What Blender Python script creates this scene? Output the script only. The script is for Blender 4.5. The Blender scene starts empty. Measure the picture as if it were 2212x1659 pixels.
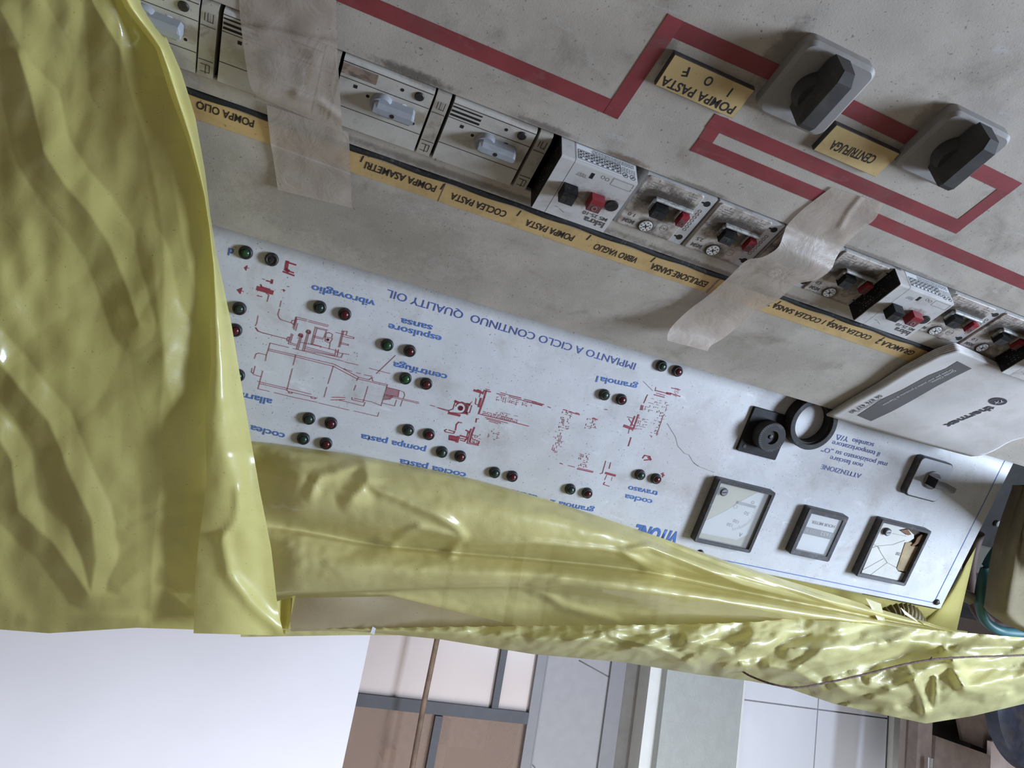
import bpy, bmesh, math, random
from mathutils import Vector, Matrix, noise
random.seed(7)
SC = bpy.context.scene
COL = SC.collection

# ------------------------------------------------------------------ camera, world, light, exposure
W_PX, H_PX = 2212.0, 1659.0
F_PX = 1539.115
CX, CY = 1106.0, 829.5
# rows: camera right, camera down, camera forward, in world axes (X along the console, Y away, Z up)
RC = Matrix(((-0.92012774, -0.35070071, -0.17428125),
             (-0.24391188, 0.16503500, 0.95565184),
             (-0.30638527, 0.92183104, -0.23739335)))
TILT_DESK, TILT_SIGN = 1.1799755, 0.46484029      # lean of the two console faces from upright
O = Vector((0.0, 0.0, 1.0))                        # middle of the desk's far edge
RECESS = 0.017                                     # white panel stands this far behind the desk edge


def ray_world(x, y):
    return RC.transposed() @ Vector(((x - CX) / F_PX, (y - CY) / F_PX, 1.0))


CAM = O - ray_world(1300, 737) * 0.6
cam_data = bpy.data.cameras.new('camera')
cam_data.sensor_fit = 'HORIZONTAL'
cam_data.sensor_width = 36.0
cam_data.lens = F_PX / W_PX * 36.0
cam_data.clip_start = 0.02
cam = bpy.data.objects.new('camera', cam_data)
COL.objects.link(cam)
m3 = RC.transposed() @ Matrix(((1, 0, 0), (0, -1, 0), (0, 0, -1)))
cam.matrix_world = Matrix.Translation(CAM) @ m3.to_4x4()
SC.camera = cam

world = bpy.data.worlds.new('world')
SC.world = world
world.use_nodes = True
wbg = world.node_tree.nodes['Background']
wbg.inputs[0].default_value = (1.0, 0.90, 0.79, 1)
wbg.inputs[1].default_value = 0.15


def area_light(name, pos, target, sx, sy, power, color):
    d = bpy.data.lights.new(name, 'AREA')
    d.shape = 'RECTANGLE'
    d.size, d.size_y = sx, sy
    d.energy = power
    d.color = color
    o = bpy.data.objects.new(name, d)
    COL.objects.link(o)
    pos, target = Vector(pos), Vector(target)
    o.matrix_world = Matrix.Translation(pos) @ (target - pos).to_track_quat('-Z', 'Y').to_matrix().to_4x4()
    return o


# daylight from a doorway in front and to the operator's left
area_light('doorway_daylight', O + Vector((-1.30, -0.78, 0.20)), O + Vector((-0.20, 0.05, 0.05)), 0.30, 0.60, 37, (0.67, 0.80, 1.0))
area_light('back_wall_fill', (-0.5, 0.2, 2.35), (-0.5, 1.4, 2.35), 2.4, 1.2, 25, (0.95, 0.97, 1.0))  # added one-sided fill lamp that brightens the back wall

vs = SC.view_settings
SC.display_settings.display_device = 'sRGB'
vs.view_transform = 'Standard'
vs.look = 'None'
vs.exposure = 0.10
vs.gamma = 1.0
vs.use_curve_mapping = False

# ------------------------------------------------------------------ frames of the two console faces
AX = Vector((1, 0, 0))


def face_frame(tilt, origin):
    y = Vector((0, math.sin(tilt), math.cos(tilt)))
    n = AX.cross(y)
    m = Matrix((AX, y, n)).transposed().to_4x4()
    m.translation = origin
    return m


MG = face_frame(TILT_DESK, O)
_nw = face_frame(TILT_SIGN, O).col[2].to_3d()
MW = face_frame(TILT_SIGN, O - _nw * RECESS)
MGI, MWI = MG.inverted(), MW.inverted()


def on_face(m, mi, x, y, h=0.0):
    """Point of a console face (or of a level h above it) seen at photo position x, y, in that face's own axes."""
    d = ray_world(x, y)
    n = m.col[2].to_3d()
    t = ((m.translation + n * h - CAM).dot(n)) / d.dot(n)
    return mi @ (CAM + d * t)


def PG(x, y, h=0.0): return on_face(MG, MGI, x, y, h)
def PW(x, y, h=0.0): return on_face(MW, MWI, x, y, h)


def PB(x, y, Y):
    """Point on an upright plane Y = const behind the console."""
    d = ray_world(x, y)
    return CAM + d * ((Y - CAM.y) / d.y)


def zp(ox, oy, s, pts):
    return [(ox + a / s, oy + b / s) for a, b in pts]


# ------------------------------------------------------------------ materials
def _n(nt, t, **kw):
    n = nt.nodes.new(t)
    for k, v in kw.items():
        setattr(n, k, v)
    return n


def _mix(nt, fac, a, b, mode='MIX'):
    n = nt.nodes.new('ShaderNodeMix')
    n.data_type = 'RGBA'
    n.blend_type = mode
    for sock, v in ((n.inputs[0], fac), (n.inputs[6], a), (n.inputs[7], b)):
        if hasattr(v, 'is_linked'):
            nt.links.new(v, sock)
        elif isinstance(v, (int, float)):
            sock.default_value = v
        else:
            sock.default_value = (v[0], v[1], v[2], 1)
    return n.outputs[2]


def _ramp(nt, src, lo, hi, a=0.0, b=1.0):
    n = nt.nodes.new('ShaderNodeMapRange')
    n.interpolation_type = 'SMOOTHSTEP'
    nt.links.new(src, n.inputs[0])
    for i, v in enumerate((lo, hi, a, b)):
        n.inputs[i + 1].default_value = v
    return n.outputs[0]


def _math(nt, op, a, b=None):
    n = nt.nodes.new('ShaderNodeMath')
    n.operation = op
    for s, v in ((n.inputs[0], a), (n.inputs[1], b)):
        if v is None: continue
        if hasattr(v, 'is_linked'): nt.links.new(v, s)
        else: s.default_value = v
    return n.outputs[0]


def _noise(nt, vec, scale, detail=3.0, rough=0.55, dist=0.0):
    n = nt.nodes.new('ShaderNodeTexNoise')
    n.inputs['Scale'].default_value = scale
    n.inputs['Detail'].default_value = detail
    n.inputs['Roughness'].default_value = rough
    n.inputs['Distortion'].default_value = dist
    nt.links.new(vec, n.inputs['Vector'])
    return n.outputs['Fac']


def base_mat(name):
    m = bpy.data.materials.new(name)
    m.use_nodes = True
    nt = m.node_tree
    p = nt.nodes['Principled BSDF']
    tc = nt.nodes.new('ShaderNodeTexCoord')
    oi = nt.nodes.new('ShaderNodeObjectInfo')
    add = nt.nodes.new('ShaderNodeVectorMath')
    add.operation = 'ADD'
    nt.links.new(tc.outputs['Object'], add.inputs[0])
    nt.links.new(oi.outputs['Random'], add.inputs[1])
    return m, nt, p, add.outputs[0], tc.outputs['Object']


def mat(name, col, rough=0.5, metal=0.0, var=0.12, vscale=35.0, grime=None, gamt=0.0, gscale=60.0, glo=0.5, ghi=0.75,
        specks=0.0, speck_col=(0.03, 0.025, 0.02), speck_scale=700.0, scuff=0.0, scuff_col=(0.5, 0.5, 0.5), bump=0.0, bscale=400.0, coat=0.0,
        stains_shade=(), wear=0.0, wear_scale=500.0, extra=None, spec=0.5):
    """Procedural surface: base colour with soft variation, grime clouds, dirt specks, scuffs, stains (x, y, radius, amount, colour)."""
    m, nt, p, vec, raw = base_mat(name)
    p.inputs['Roughness'].default_value = rough
    p.inputs['Metallic'].default_value = metal
    p.inputs['Specular IOR Level'].default_value = spec
    p.inputs['Coat Weight'].default_value = coat
    c = col
    f = _noise(nt, vec, vscale, 4)
    c = _mix(nt, _ramp(nt, f, 0.3, 0.7), [v * (1 - var) for v in col], [min(1, v * (1 + var)) for v in col])
    if grime:
        g = _ramp(nt, _noise(nt, vec, gscale, 6, 0.65, 0.4), glo, ghi, 0, gamt)
        c = _mix(nt, g, c, grime)
    if scuff:
        mp = nt.nodes.new('ShaderNodeMapping')
        mp.inputs['Rotation'].default_value = (0, 0, 0.5)
        mp.inputs['Scale'].default_value = (1, 3.5, 1)
        nt.links.new(vec, mp.inputs[0])
        s = _ramp(nt, _noise(nt, mp.outputs[0], 38, 7, 0.7, 0.6), 0.57, 0.72, 0, scuff)
        c = _mix(nt, s, c, scuff_col)
    for (sx, sy, r, amt, sc) in stains_shade:
        d = nt.nodes.new('ShaderNodeVectorMath'); d.operation = 'MULTIPLY_ADD'
        nt.links.new(raw, d.inputs[0])
        rx, ry = (r if isinstance(r, (tuple, list)) else (r, r))
        d.inputs[1].default_value = (1 / rx, 1 / ry, 0)
        d.inputs[2].default_value = (-sx / rx, -sy / ry, 0)
        l = nt.nodes.new('ShaderNodeVectorMath'); l.operation = 'LENGTH'
        nt.links.new(d.outputs[0], l.inputs[0])
        w = _math(nt, 'ADD', l.outputs['Value'], _math(nt, 'MULTIPLY', _math(nt, 'SUBTRACT', _noise(nt, vec, 260, 5, 0.7), 0.5), 1.3))
        c = _mix(nt, _ramp(nt, w, 0.35, 1.05, amt, 0), c, sc)
    if specks:
        s = _ramp(nt, _noise(nt, vec, speck_scale, 2, 0.5), 0.66, 0.72, 0, specks)
        s2 = _ramp(nt, _noise(nt, vec, 90, 2), 0.42, 0.6, 0.25, 1)
        c = _mix(nt, _math(nt, 'MULTIPLY', s, s2), c, speck_col)
    if extra:
        c = extra(nt, c, raw, vec)
    nt.links.new(c, p.inputs['Base Color'])
    if bump:
        b = nt.nodes.new('ShaderNodeBump')
        b.inputs['Strength'].default_value = bump
        b.inputs['Distance'].default_value = 0.001
        nt.links.new(_noise(nt, vec, bscale, 4), b.inputs['Height'])
        nt.links.new(b.outputs[0], p.inputs['Normal'])
    if wear:
        t = nt.nodes.new('ShaderNodeBsdfTransparent')
        mx = nt.nodes.new('ShaderNodeMixShader')
        fac = _ramp(nt, _noise(nt, vec, wear_scale, 4, 0.6), 0.5 + 0.5 * (0.36 - wear), 0.5 + 0.5 * (0.5 - wear), 0, 1)
        fac = _math(nt, 'SUBTRACT', 1.0, fac)
        nt.links.new(fac, mx.inputs[0])
        nt.links.new(p.outputs[0], mx.inputs[1])
        nt.links.new(t.outputs[0], mx.inputs[2])
        nt.links.new(mx.outputs[0], nt.nodes['Material Output'].inputs[0])
    return m


def film_mat(name, col, rough=0.25, trans=0.4, clear=0.12, wscale=30.0, wstr=0.5, dirt=0.25, coat=0.7):
    """Thin translucent sheet: gloss over diffuse + translucent, a little see-through, fine creases."""
    m, nt, p, vec, raw = base_mat(name)
    f = _noise(nt, vec, 9, 4)
    c = _mix(nt, _ramp(nt, f, 0.3, 0.7), [v * 0.92 for v in col], [v * 1.07 for v in col])
    g = _ramp(nt, _noise(nt, vec, 40, 7, 0.7, 0.5), 0.52, 0.8, 0, dirt)
    c = _mix(nt, g, c, (0.33, 0.25, 0.13))
    s = _ramp(nt, _noise(nt, vec, 600, 2), 0.70, 0.74, 0, 0.5)
    c = _mix(nt, s, c, (0.12, 0.09, 0.05))
    nt.links.new(c, p.inputs['Base Color'])
    p.inputs['Roughness'].default_value = 0.42
    p.inputs['Specular IOR Level'].default_value = 0.6
    p.inputs['Coat Weight'].default_value = coat
    p.inputs['Coat Roughness'].default_value = rough
    vo = nt.nodes.new('ShaderNodeTexVoronoi')
    vo.feature = 'DISTANCE_TO_EDGE'
    vo.inputs['Scale'].default_value = wscale
    wv = nt.nodes.new('ShaderNodeVectorMath'); wv.operation = 'MULTIPLY_ADD'
    nz = nt.nodes.new('ShaderNodeTexNoise'); nz.inputs['Scale'].default_value = 18
    nt.links.new(vec, nz.inputs['Vector'])
    nt.links.new(nz.outputs['Color'], wv.inputs[0])
    wv.inputs[1].default_value = (0.05, 0.05, 0.05)
    nt.links.new(vec, wv.inputs[2])
    nt.links.new(wv.outputs[0], vo.inputs['Vector'])
    hgt = _math(nt, 'ADD', _math(nt, 'MULTIPLY', _ramp(nt, vo.outputs['Distance'], 0, 0.12), 0.35), _noise(nt, vec, 55, 6, 0.62, 0.8))
    b = nt.nodes.new('ShaderNodeBump')
    b.inputs['Strength'].default_value = wstr
    b.inputs['Distance'].default_value = 0.004
    nt.links.new(hgt, b.inputs['Height'])
    nt.links.new(b.outputs[0], p.inputs['Normal'])
    tl = nt.nodes.new('ShaderNodeBsdfTranslucent')
    nt.links.new(c, tl.inputs[0])
    nt.links.new(b.outputs[0], tl.inputs[1])
    m1 = nt.nodes.new('ShaderNodeMixShader'); m1.inputs[0].default_value = trans
    nt.links.new(p.outputs[0], m1.inputs[1]); nt.links.new(tl.outputs[0], m1.inputs[2])
    tr = nt.nodes.new('ShaderNodeBsdfTransparent')
    tr.inputs[0].default_value = (min(1, col[0] * 1.6), min(1, col[1] * 1.6), min(1, col[2] * 1.9), 1)
    m2 = nt.nodes.new('ShaderNodeMixShader'); m2.inputs[0].default_value = clear
    nt.links.new(m1.outputs[0], m2.inputs[1]); nt.links.new(tr.outputs[0], m2.inputs[2])
    nt.links.new(m2.outputs[0], nt.nodes['Material Output'].inputs[0])
    return m


def glass_mat(name, tint, rough=0.05, clear=0.8):
    m, nt, p, vec, raw = base_mat(name)
    p.inputs['Base Color'].default_value = (*tint, 1)
    p.inputs['Roughness'].default_value = rough
    tr = nt.nodes.new('ShaderNodeBsdfTransparent'); tr.inputs[0].default_value = (*[min(1, t * 0.2 + 0.8) for t in tint], 1)
    mx = nt.nodes.new('ShaderNodeMixShader'); mx.inputs[0].default_value = clear
    nt.links.new(p.outputs[0], mx.inputs[1]); nt.links.new(tr.outputs[0], mx.inputs[2])
    nt.links.new(mx.outputs[0], nt.nodes['Material Output'].inputs[0])
    return m


# ------------------------------------------------------------------ mesh helpers
class MB:
    def __init__(self): self.b = bmesh.new()

    def loft(self, loops, cap0=True, cap1=True, smooth=False, closed=True):
        b = self.b
        rows = [[b.verts.new(p) for p in lp] for lp in loops]
        n = len(rows[0])
        for i in range(len(rows) - 1):
            for j in range(n if closed else n - 1):
                k = (j + 1) % n
                f = b.faces.new((rows[i][j], rows[i][k], rows[i + 1][k], rows[i + 1][j]))
                f.smooth = smooth
        if closed and cap0: b.faces.new(list(reversed(rows[0])))
        if closed and cap1: b.faces.new(rows[-1])
        return self

    def prism(self, poly, z0, z1, ch=0.0):
        """Upright prism over polygon poly (xy), top edge chamfered by ch."""
        lp = [[(x, y, z0) for x, y in poly]]
        if ch:
            lp.append([(x, y, z1 - ch) for x, y in poly])
            lp.append([(x, y, z1) for x, y in inset(poly, ch)])
        else:
            lp.append([(x, y, z1) for x, y in poly])
        return self.loft(lp)

    def box(self, x0, x1, y0, y1, z0, z1, ch=0.0, r=0.0, seg=4):
        return self.prism(rrect(x0, x1, y0, y1, r, seg), z0, z1, ch)

    def cyl(self, cx, cy, r, z0, z1, seg=32, ch=0.0, r1=None, smooth=False):
        r1 = r if r1 is None else r1
        prof = [(r, z0)]
        if ch: prof += [(r1, z1 - ch), (r1 - ch, z1)]
        else: prof += [(r1, z1)]
        return self.lathe(cx, cy, prof, seg, smooth)

    def lathe(self, cx, cy, prof, seg=32, smooth=True, cap0=True, cap1=True):
        lp = [[(cx + r * math.cos(2 * math.pi * k / seg), cy + r * math.sin(2 * math.pi * k / seg), z) for k in range(seg)] for r, z in prof]
        return self.loft(lp, cap0, cap1, smooth)

    def ring(self, cx, cy, ro, ri, z0, z1, seg=48, ch=0.0):
        prof = [(ri, z0), (ro, z0), (ro, z1 - ch), (ro - ch, z1), (ri + ch, z1), (ri, z1 - ch), (ri, z0)]
        return self.lathe(cx, cy, prof, seg, False, False, False)

    def tube(self, path, r, seg=12, caps=True):
        path = [Vector(p) for p in path]
        loops = []
        up = Vector((0.13, 0.27, 0.95)).normalized()
        for i, p in enumerate(path):
            t = (path[min(i + 1, len(path) - 1)] - path[max(i - 1, 0)]).normalized()
            u = (up - t * up.dot(t))
            u = u.normalized() if u.length > 1e-6 else t.orthogonal().normalized()
            v = t.cross(u)
            rr = r[i] if isinstance(r, (list, tuple)) else r
            loops.append([p + (u * math.cos(2 * math.pi * k / seg) + v * math.sin(2 * math.pi * k / seg)) * rr for k in range(seg)])
        return self.loft(loops, caps, caps, True)

    def ribbon(self, p, q, w, z):
        """Flat strip from p to q (xy) of width w at height z."""
        p, q = Vector((p[0], p[1])), Vector((q[0], q[1]))
        d = q - p
        if d.length < 1e-7: return self
        n = Vector((-d.y, d.x)).normalized() * (w / 2)
        vs_ = [self.b.verts.new((a.x, a.y, z)) for a in (p - n, q - n, q + n, p + n)]
        self.b.faces.new(vs_)
        return self

    def poly(self, pts, z=None):
        self.b.faces.new([self.b.verts.new(p if z is None else (p[0], p[1], z)) for p in pts])
        return self

    def xform(self, m):
        bmesh.ops.transform(self.b, matrix=m, verts=self.b.verts)
        return self

    def obj(self, name, material, parent=None, smooth_angle=None, solid=0.0):
        me = bpy.data.meshes.new(name)
        bmesh.ops.recalc_face_normals(self.b, faces=self.b.faces)
        self.b.to_mesh(me)
        self.b.free()
        me.materials.append(material)
        if smooth_angle is not None:
            for p in me.polygons: p.use_smooth = True
            me.set_sharp_from_angle(angle=math.radians(smooth_angle))
        o = bpy.data.objects.new(name, me)
        COL.objects.link(o)
        if parent: o.parent = parent
        return o


def rrect(x0, x1, y0, y1, r=0.0, seg=4):
    if r <= 0: return [(x0, y0), (x1, y0), (x1, y1), (x0, y1)]
    out = []
    for cx, cy, a0 in ((x1 - r, y0 + r, -90), (x1 - r, y1 - r, 0), (x0 + r, y1 - r, 90), (x0 + r, y0 + r, 180)):
        for k in range(seg + 1):
            a = math.radians(a0 + 90 * k / seg)
            out.append((cx + r * math.cos(a), cy + r * math.sin(a)))
    return out


def inset(poly, d):
    out = []
    n = len(poly)
    for i in range(n):
        p0, p1, p2 = Vector(poly[i - 1]), Vector(poly[i]), Vector(poly[(i + 1) % n])
        a, b = (p1 - p0).normalized(), (p2 - p1).normalized()
        na, nb = Vector((-a.y, a.x)), Vector((-b.y, b.x))
        m = (na + nb)
        m = m / max(0.3, m.length_squared) * 2 * d if m.length > 1e-6 else na * d
        out.append((p1.x + m.x, p1.y + m.y))
    return out


def empty(name, matrix, label=None, cat=None, group=None):
    o = bpy.data.objects.new(name, None)
    o.empty_display_size = 0.02
    COL.objects.link(o)
    o.matrix_world = matrix
    tag(o, label, cat, group)
    return o


def tag(o, label=None, cat=None, group=None, kind=None):
    if label: o['label'] = label
    if cat: o['category'] = cat
    if group: o['group'] = group
    if kind: o['kind'] = kind
    return o


def copy_tree(o, parent=None):
    c = o.copy()
    COL.objects.link(c)
    if parent: c.parent = parent
    for ch in list(o.children): copy_tree(ch, c)
    return c


def at(m, x, y, z=0.0, rot=0.0):
    return m @ Matrix.Translation((x, y, z)) @ Matrix.Rotation(rot, 4, 'Z')


# lettering from the built-in font, as flat meshes
_H = {}


def text_mesh(s, bold=0.0, shear=0.0, spacing=1.0, thick=0.0):
    c = bpy.data.curves.new('lettering', 'FONT')
    c.body = s
    c.size = 1.0
    c.offset = bold
    c.shear = shear
    c.space_character = spacing
    c.extrude = thick
    c.resolution_u = 3
    o = bpy.data.objects.new('lettering', c)
    COL.objects.link(o)
    dg = bpy.context.evaluated_depsgraph_get()
    dg.update()
    me = bpy.data.meshes.new_from_object(o.evaluated_get(dg))
    bpy.data.objects.remove(o)
    bpy.data.curves.remove(c)
    return me


def text(s, p, q, cap, z, material, parent, bold=0.0, shear=0.0, name='lettering', stretch=True, fit=None, xs=None):
    """Write s from p to q (baseline, local xy), capital height cap."""
    me = text_mesh(s, bold, shear)
    xsv = [v.co.x for v in me.vertices]
    x0, x1 = min(xsv), max(xsv)
    p, q = Vector((p[0], p[1])), Vector((q[0], q[1]))
    d = q - p
    sy = cap / 0.73
    sx = d.length / (x1 - x0) if stretch else sy
    a = math.atan2(d.y, d.x)
    m = Matrix.Translation((p.x, p.y, z)) @ Matrix.Rotation(a, 4, 'Z') @ Matrix.Diagonal((sx, sy, 1, 1)) @ Matrix.Translation((-x0, 0, 0))
    me.transform(m)
    if fit: 
        for v in me.vertices: v.co = fit(v.co)
    me.materials.clear()
    me.materials.append(material)
    me.name = name
    o = bpy.data.objects.new(name, me)
    COL.objects.link(o)
    o.parent = parent
    return o


def cr(p0, p1, p2, p3, t):
    return 0.5 * ((2 * p1) + (-p0 + p2) * t + (2 * p0 - 5 * p1 + 4 * p2 - p3) * t * t + (-p0 + 3 * p1 - 3 * p2 + p3) * t ** 3)


def spline(pts, n):
    """Catmull-Rom through pts (tuples of equal length), n samples in all."""
    pts = [Vector(p) for p in pts]
    out = []
    m = len(pts) - 1
    for k in range(n):
        f = k / (n - 1) * m
        i = min(int(f), m - 1)
        t = f - i
        g = lambda j: pts[max(0, min(m, j))]
        a, b_, c, d = g(i - 1), g(i), g(i + 1), g(i + 2)
        if i - 1 < 0: a = b_ * 2 - c
        if i + 2 > m: d = c * 2 - b_
        out.append(cr(a, b_, c, d, t))
    return out


def interp(tab, x):
    if x <= tab[0][0]: return tab[0][1]
    for (a, va), (b_, vb) in zip(tab, tab[1:]):
        if x <= b_:
            return va + (vb - va) * (x - a) / (b_ - a)
    return tab[-1][1]
# ------------------------------------------------------------------ palette
GREY = (0.44, 0.395, 0.342)
WHITE = (0.60, 0.60, 0.61)
M_desk = mat('desk paint', GREY, rough=0.6, spec=0.3, var=0.09, grime=(0.19, 0.155, 0.125), gamt=0.8, gscale=24, glo=0.5, ghi=0.85,
             specks=0.55, speck_scale=520, scuff=0.75, scuff_col=(0.48, 0.46, 0.44), bump=0.12, bscale=900,
             stains_shade=[(0.215, -0.1695, (0.03, 0.0045), 0.75, (0.07, 0.055, 0.045)), (0.13, -0.169, (0.025, 0.003), 0.6, (0.08, 0.06, 0.05)), (0.075, -0.1685, (0.022, 0.003), 0.75, (0.13, 0.07, 0.035)),
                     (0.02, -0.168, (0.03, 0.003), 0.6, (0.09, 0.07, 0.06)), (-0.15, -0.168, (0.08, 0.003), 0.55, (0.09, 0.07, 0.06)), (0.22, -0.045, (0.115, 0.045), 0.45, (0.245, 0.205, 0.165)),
                     (0.14, -0.112, (0.16, 0.004), 0.6, (0.1, 0.08, 0.065)), (-0.05, -0.110, (0.12, 0.003), 0.6, (0.1, 0.08, 0.065)), (0.035, -0.262, (0.010, 0.03), 0.6, (0.1, 0.085, 0.07)), (0.0, -0.225, (0.035, 0.008), 0.35, (0.16, 0.13, 0.105)),  # strip beside the first switch: its cast shade painted in
                     (-0.07, -0.262, (0.009, 0.025), 0.55, (0.1, 0.085, 0.07)), (0.092, -0.24, (0.006, 0.012), 0.6, (0.1, 0.085, 0.07)), (-0.13, -0.04, (0.09, 0.03), 0.25, (0.25, 0.21, 0.175))])  # strips beside second switch and tag end carry their shade in the colour
M_sign = mat('sign enamel', WHITE, rough=0.38, var=0.05, grime=(0.36, 0.32, 0.28), gamt=0.75, gscale=26, glo=0.47, ghi=0.85, spec=0.35,
             specks=0.9, speck_col=(0.10, 0.085, 0.075), speck_scale=760, scuff=0.5, scuff_col=(0.80, 0.81, 0.84), bump=0.05,
             stains_shade=[(-0.13, 0.075, (0.06, 0.05), 0.28, (0.42, 0.34, 0.30)), (0.02, 0.11, (0.07, 0.06), 0.2, (0.42, 0.36, 0.30)),
                     (-0.27, 0.05, (0.03, 0.02), 0.3, (0.30, 0.28, 0.27)), (-0.33, 0.165, (0.12, 0.012), 0.35, (0.36, 0.30, 0.24)),
                     (-0.36, 0.055, (0.02, 0.03), 0.3, (0.4, 0.33, 0.28)), (0.25, 0.0, (0.2, 0.03), 0.35, (0.4, 0.37, 0.34)),
                     (-0.19, 0.02, (0.02, 0.012), 0.45, (0.25, 0.24, 0.23))])
M_dark = mat('black gap', (0.012, 0.011, 0.011), rough=0.8, var=0.5, grime=(0.10, 0.09, 0.08), gamt=0.7, gscale=300, glo=0.55, ghi=0.7)
M_inside = mat('console inside', (0.02, 0.02, 0.022), rough=0.8)
M_red = mat('red tape', (0.235, 0.040, 0.046), rough=0.5, var=0.15, grime=(0.16, 0.09, 0.08), gamt=0.5, gscale=40, specks=0.4,
            scuff=0.2, scuff_col=(0.36, 0.2, 0.2))
M_ltape = mat('label tape', (0.56, 0.385, 0.17), rough=0.42, var=0.08, grime=(0.30, 0.19, 0.09), gamt=0.5, gscale=50, specks=0.6,
              speck_scale=500)
M_ink = mat('black ink', (0.02, 0.016, 0.02), rough=0.6, wear=0.93, wear_scale=900)
M_blue = mat('blue print', (0.075, 0.165, 0.44), rough=0.5, wear=0.9, wear_scale=700, var=0.1)
M_blue_w = mat('worn blue print', (0.075, 0.115, 0.36), rough=0.5, wear=0.85, wear_scale=420, var=0.1)
M_redp = mat('red print', (0.30, 0.045, 0.065), rough=0.55, wear=0.86, wear_scale=900)
M_screw = mat('dark screw', (0.05, 0.045, 0.042), rough=0.5, metal=0.6)

# ------------------------------------------------------------------ control console (body, desk, white sign panel)
console = empty('control_console', MG, 'grey metal control desk with red mimic stripes and upright white sign panel behind', 'control console')
DX0, DX1 = -0.72, 0.62
YB0, YB1 = -0.1665, -0.1205            # breaker slot
mb = MB()
mb.box(DX0, DX1, -0.62, YB0, -0.003, 0.0, 0.0006)
desk = mb.obj('desk_panel', M_desk, console)
mb = MB()
mb.box(DX0, DX1, YB1, -0.1075, -0.003, 0.0, 0.0006)
strip = mb.obj('desk_ledge', M_desk, console)
mb = MB()
mb.box(DX0, DX1, -0.1048, 0.0, -0.003, 0.0, 0.0006)
mb.box(DX0, DX1, -0.003, 0.0, -0.030, -0.003)
mb.obj('desk_upper_panel', M_desk, console)
mb = MB()
mb.box(DX0, DX1, YB0 + 0.001, -0.1056, -0.049, -0.044)
mb.obj('slot_backing', M_dark, console)
mb = MB()                             # sealing cord lying in the long joint
pts = [(x / 200, -0.1058 + 0.0006 * math.sin(x * 0.7), -0.0002) for x in range(int(DX0 * 200), int(DX1 * 200))]
mb.tube(pts, 0.0019, 8)
mb.obj('joint_cord', M_dark, console)

# body below the desk, down to the floor, and behind the sign
G2W = MG
body = MB()
zf = 0.0
prof = [MG @ Vector((0, -0.62, -0.05)), MG @ Vector((0, -0.004, -0.05)), MW @ Vector((0, -0.045, -0.006)), MW @ Vector((0, 0.172, -0.006))]
prof = [(p.y, p.z) for p in prof]
prof = [(prof[0][0], 0.0)] + prof + [(prof[-1][0] + 0.22, prof[-1][1] - 0.01), (prof[-1][0] + 0.22, 0.0)]
body.loft([[(-0.49, y, z) for y, z in prof], [(0.60, y, z) for y, z in prof]])
body.xform(MGI)
body.obj('body', M_inside, console)

# white sign panel with a folded lip at its free end
SGX0, SGX1, SGY0, SGY1 = -0.515, 0.60, -0.035, 0.185
S2 = MGI @ MW
mb = MB()
mb.box(SGX0, SGX1, SGY0, SGY1, -0.004, 0.0, 0.0008, 0.002)
mb.xform(S2)
sign = mb.obj('sign_panel', M_sign, console)
sign_root = sign


def on_sign(mb_, name, material):
    mb_.xform(S2)
    return mb_.obj(name, material, sign)


# blue border line
mb = MB()
a, b_ = PW(1543, 1208), PW(2015, 1299.5)
c_, d_ = PW(2015, 1299.5), PW(2168, 1007)
yl = (a.y + b_.y) / 2
xl = (c_.x + d_.x) / 2
mb.ribbon((xl, yl), (0.58, yl), 0.0009, 0.0003)
mb.ribbon((xl, yl + 0.0004), (xl, -0.03), 0.0009, 0.0003)
on_sign(mb, 'border_line', M_blue)
for (x, y) in ((1512, 1194), (2022.5, 1300)):
    p = PW(x, y)
    mb = MB()
    mb.lathe(p.x, p.y, [(0.0036, 0), (0.0036, 0.001), (0.0026, 0.0024), (0.0009, 0.0029)], 20)
    mb.box(p.x - 0.0028, p.x + 0.0028, p.y - 0.0004, p.y + 0.0004, 0.0022, 0.0031)
    on_sign(mb, 'screw', M_screw)


def sign_text(s, p, q, cap, m=None, bold=0.016, shear=0.0, **k):
    a, b2 = PW(*p), PW(*q)
    o = text(s, a, b2, cap, 0.0003, m or M_blue, sign, bold=bold, shear=shear, **k)
    o.data.transform(S2)
    return o


sign_text('IMPIANTO A CICLO CONTINUO  QUALITY OIL', (1375, 785), (839, 625), 0.0066, M_blue_w, bold=0.0)
sign_text('gramola1', (1378.7, 830.3), (1290, 812), 0.0058)
sign_text('vibrovaglio', (812, 650.5), (675, 615), 0.0056)
sign_text('espulsore', (955.2, 726.8), (840.9, 698.6), 0.0056)
sign_text('sansa', (935.3, 703.6), (867.4, 687), 0.0056)
sign_text('centrifuga', (967.5, 809.7), (850.8, 781.5), 0.0056)
sign_text('allarme', (589, 862.7), (500, 842), 0.0056)
sign_text('coclea sansa', (617, 937.3), (470, 899), 0.0056)
sign_text('pompa pasta', (921, 967), (781.2, 937.3), 0.0056)
sign_text('coclea pasta', (1008, 1022), (865, 991.2), 0.0056)
sign_text('gramola 2', (1284.6, 1098), (1190, 1079), 0.0056)
sign_text('uscita', (1161.7, 1070.8), (1105, 1057), 0.0056)
sign_text('coclea', (1410.5, 1079.8), (1351.5, 1067.2), 0.0056)
sign_text('travaso', (1422.8, 1061.8), (1358.8, 1049.1), 0.0056)
sign_text('d', (506, 538), (495, 535.5), 0.0058)
sign_text('VITONE', (1468, 1151), (1374, 1133), 0.0135, bold=0.05, shear=0.12)
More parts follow.
